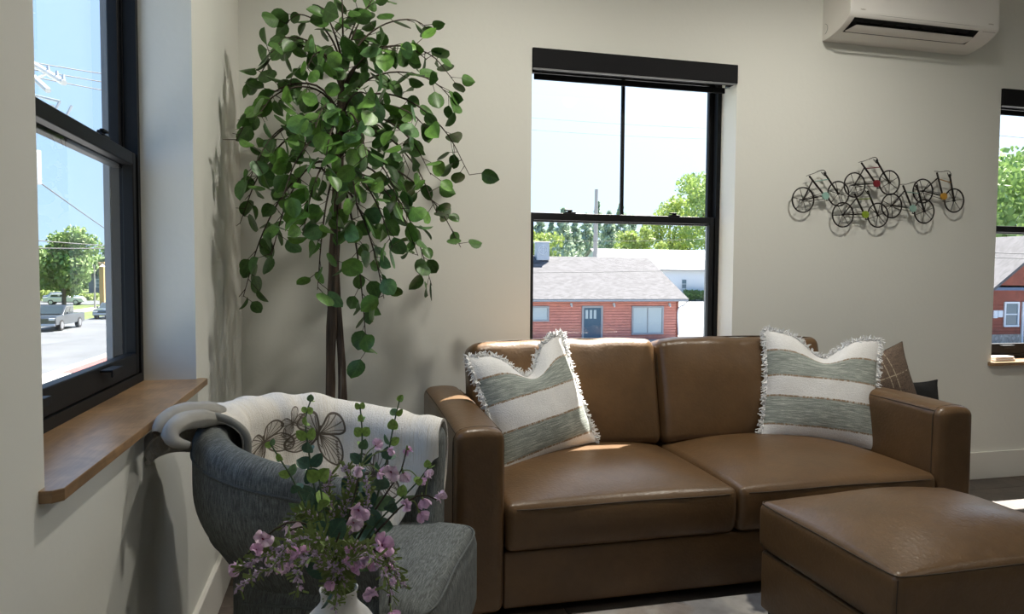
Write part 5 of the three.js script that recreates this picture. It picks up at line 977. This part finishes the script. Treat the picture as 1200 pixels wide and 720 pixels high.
// utility poles and wires
function cable(a, b, sag, label, r = 0.012) { const pts = []; for (let i = 0; i <= 12; i++) { const f = i / 12, p = a.clone().lerp(b, f); p.y -= sag * 4 * f * (1 - f); pts.push(p); } info(mesh('overhead_wire', tube(pts, r, 24, 4), X.wire), label, 'wire', 'overhead wires'); }
{
  const z = -78, p0 = px(697, 302, 'z', z), top = px(699, 222, 'z', z), t = thing('utility_pole', 'weathered utility pole rising behind the red building', 'utility pole', [p0.x, G, z]);
  mesh('shaft', taper([V(0, 0, 0), V(0.05, (top.y - G) / 2, 0), V(top.x - p0.x, top.y - G, 0)], [0.32, 0.28, 0.2], 10), X.pole, t);
  mesh('guy_wire', rod(V(0, (top.y - G) * 0.55, 0), V(5, 0, 0), 0.03), X.wire, t);
  // pole with a crossarm beside the street-side window
  const zz = -9, c0 = px(47, 80, 'z', zz), c1 = px(75, 97, 'z', zz + 1.0), u = thing('utility_pole', 'utility pole with pale crossarm close to the street-side window', 'utility pole', [c0.x - 0.9, G, zz - 0.5]);
  const H = c0.y - G + 0.5; mesh('shaft', taper([V(0, 0, 0), V(0, H / 2, 0), V(0, H, 0)], [0.17, 0.15, 0.12], 12), X.pole, u);
  const L = (v) => v.clone().sub(u.position), a0 = L(c0), a1 = L(c1), dir = a1.clone().sub(a0).normalize(), far = a0.clone().addScaledVector(dir, -1.6);
  const arm = std({ color: rgb(0.55, 0.55, 0.52), roughness: 0.8 });
  mesh('crossarm', rod(far, a1, 0.045, 0.045, 6), arm, u); mesh('crossarm', rod(far.clone().add(V(0, -0.10, 0.25)), a1.clone().add(V(-0.15, -0.16, 0.15)), 0.04, 0.04, 6), arm, u);
  mesh('brace', rod(a0.clone().lerp(a1, 0.35), V(0, H - 0.9, 0), 0.02), arm, u);
  for (const f of [0.35, 0.72, 0.97]) { const q = a0.clone().lerp(a1, f); mesh('insulator', new THREE.CylinderGeometry(0.016, 0.026, 0.08, 10).translate(q.x, q.y + 0.07, q.z), X.metal, u); }
  const q = L(px(60, 138, 'z', zz + 0.4)); mesh('fuse_cutout', merge([rod(q, q.clone().add(V(0.12, 0.25, 0)), 0.02), rod(q.clone().add(V(0.18, -0.02, 0)), q.clone().add(V(0.28, 0.2, 0)), 0.02), rod(q, q.clone().add(V(0.18, -0.02, 0)), 0.01), rod(q.clone().add(V(0.12, 0.25, 0)), V(0.05, H - 0.7, 0), 0.02)]), X.metal, u);
  const w = L(px(62, 125, 'z', zz + 0.4)); mesh('lower_arm', rod(w, V(0.05, w.y + 0.1, 0), 0.03), arm, u);
  const tr = L(px(44, 188, 'z', zz + 0.4)); mesh('transformer', new THREE.CylinderGeometry(0.16, 0.16, 0.5, 20).translate(tr.x - 0.12, tr.y - 0.1, tr.z), X.metal, u); mesh('bracket', rod(V(tr.x - 0.12, tr.y - 0.1, tr.z), V(0, tr.y - 0.1, 0), 0.03), X.metal, u);
  // wires seen in the left window: start near the pole, run off to the far right
  const wire = (a, za, b, zb, sag, l, r) => cable(px(a[0], a[1], 'z', za), px(b[0], b[1], 'z', zb), sag, l, r);
  wire([20, 70], -9, [260, 100], -26, 0.1, 'overhead wire high in the street-side window', 0.010); wire([20, 78], -9, [260, 112], -26, 0.1, 'overhead wire just under the top one in the street-side window', 0.010); wire([20, 86], -9, [260, 124], -26, 0.1, 'third overhead wire in the street-side window', 0.010);
  wire([20, 195], -9, [230, 330], -60, 0.3, 'cable sloping down above the street tree', 0.014); wire([0, 278], -40, [260, 292], -60, 0.2, 'thin cable crossing in front of the street tree', 0.03); wire([0, 290], -40, [260, 286], -60, 0.2, 'pale cable crossing the street tree crown', 0.03);
  // wires behind the sofa window
  for (const [X0, zp, which] of [[545, -32, 'left'], [915, -38, 'right']]) {
    const tp = px(X0, which === 'left' ? 131 : 152, 'z', zp), po = thing('utility_pole', which === 'left' ? 'utility pole past the window frame, on the tree side of the red building' : 'utility pole past the window frame, on the bicycle side of the red building', 'utility pole', [tp.x, G, zp]);
    mesh('shaft', taper([V(0, 0, 0), V(0, (tp.y - G) / 2, 0), V(0, tp.y - G + 0.3, 0)], [0.17, 0.15, 0.12], 10), X.pole, po); mesh('crossarm', box(-0.05, 0.05, tp.y - G - 0.1, tp.y - G + 0.02, -1.1, 1.1), X.pole, po);
  }
  wire([545, 131], -32, [915, 152], -38, 0.2, 'upper wire across the sky behind the sofa window', 0.010); wire([545, 146], -32, [915, 164], -38, 0.2, 'lower wire across the sky behind the sofa window', 0.010);
  wire([545, 320], -32, [915, 313], -38, 0.1, 'cable passing in front of the red building roof', 0.018); wire([560, 280], -76, [900, 276], -80, 0.5, 'cable on the pole above the roofs', 0.02); wire([1100, 150], -24, [1300, 168], -20, 0.1, 'wire across the sky behind the far window', 0.012); wire([1100, 292], -24, [1300, 298], -20, 0.1, 'pale cable in front of the tree behind the far window', 0.02); wire([1100, 298], -24, [1300, 303], -20, 0.1, 'lower pale cable behind the far window', 0.02);
}
// small things on the far sill
{
  const p = px(1175, 419, 'z', -0.05), t = thing('folded_cloth', 'small folded pale cloth lying on the sunlit sill', 'cloth', [p.x - 0.02, WIN_R.y0 + 0.0005, -0.045]);
  mesh('lower_fold', pad(0.15, 0.016, 0.07, 0.007, [8, 4, 6]).translate(0, 0.008, 0), std({ color: rgb(0.62, 0.56, 0.52), roughness: 0.95 }), t); mesh('upper_fold', pad(0.142, 0.014, 0.066, 0.006, [8, 4, 6]).translate(-0.003, 0.0228, 0), std({ color: rgb(0.68, 0.63, 0.6), roughness: 0.95 }), t);
}
renderer.render(scene, camera);
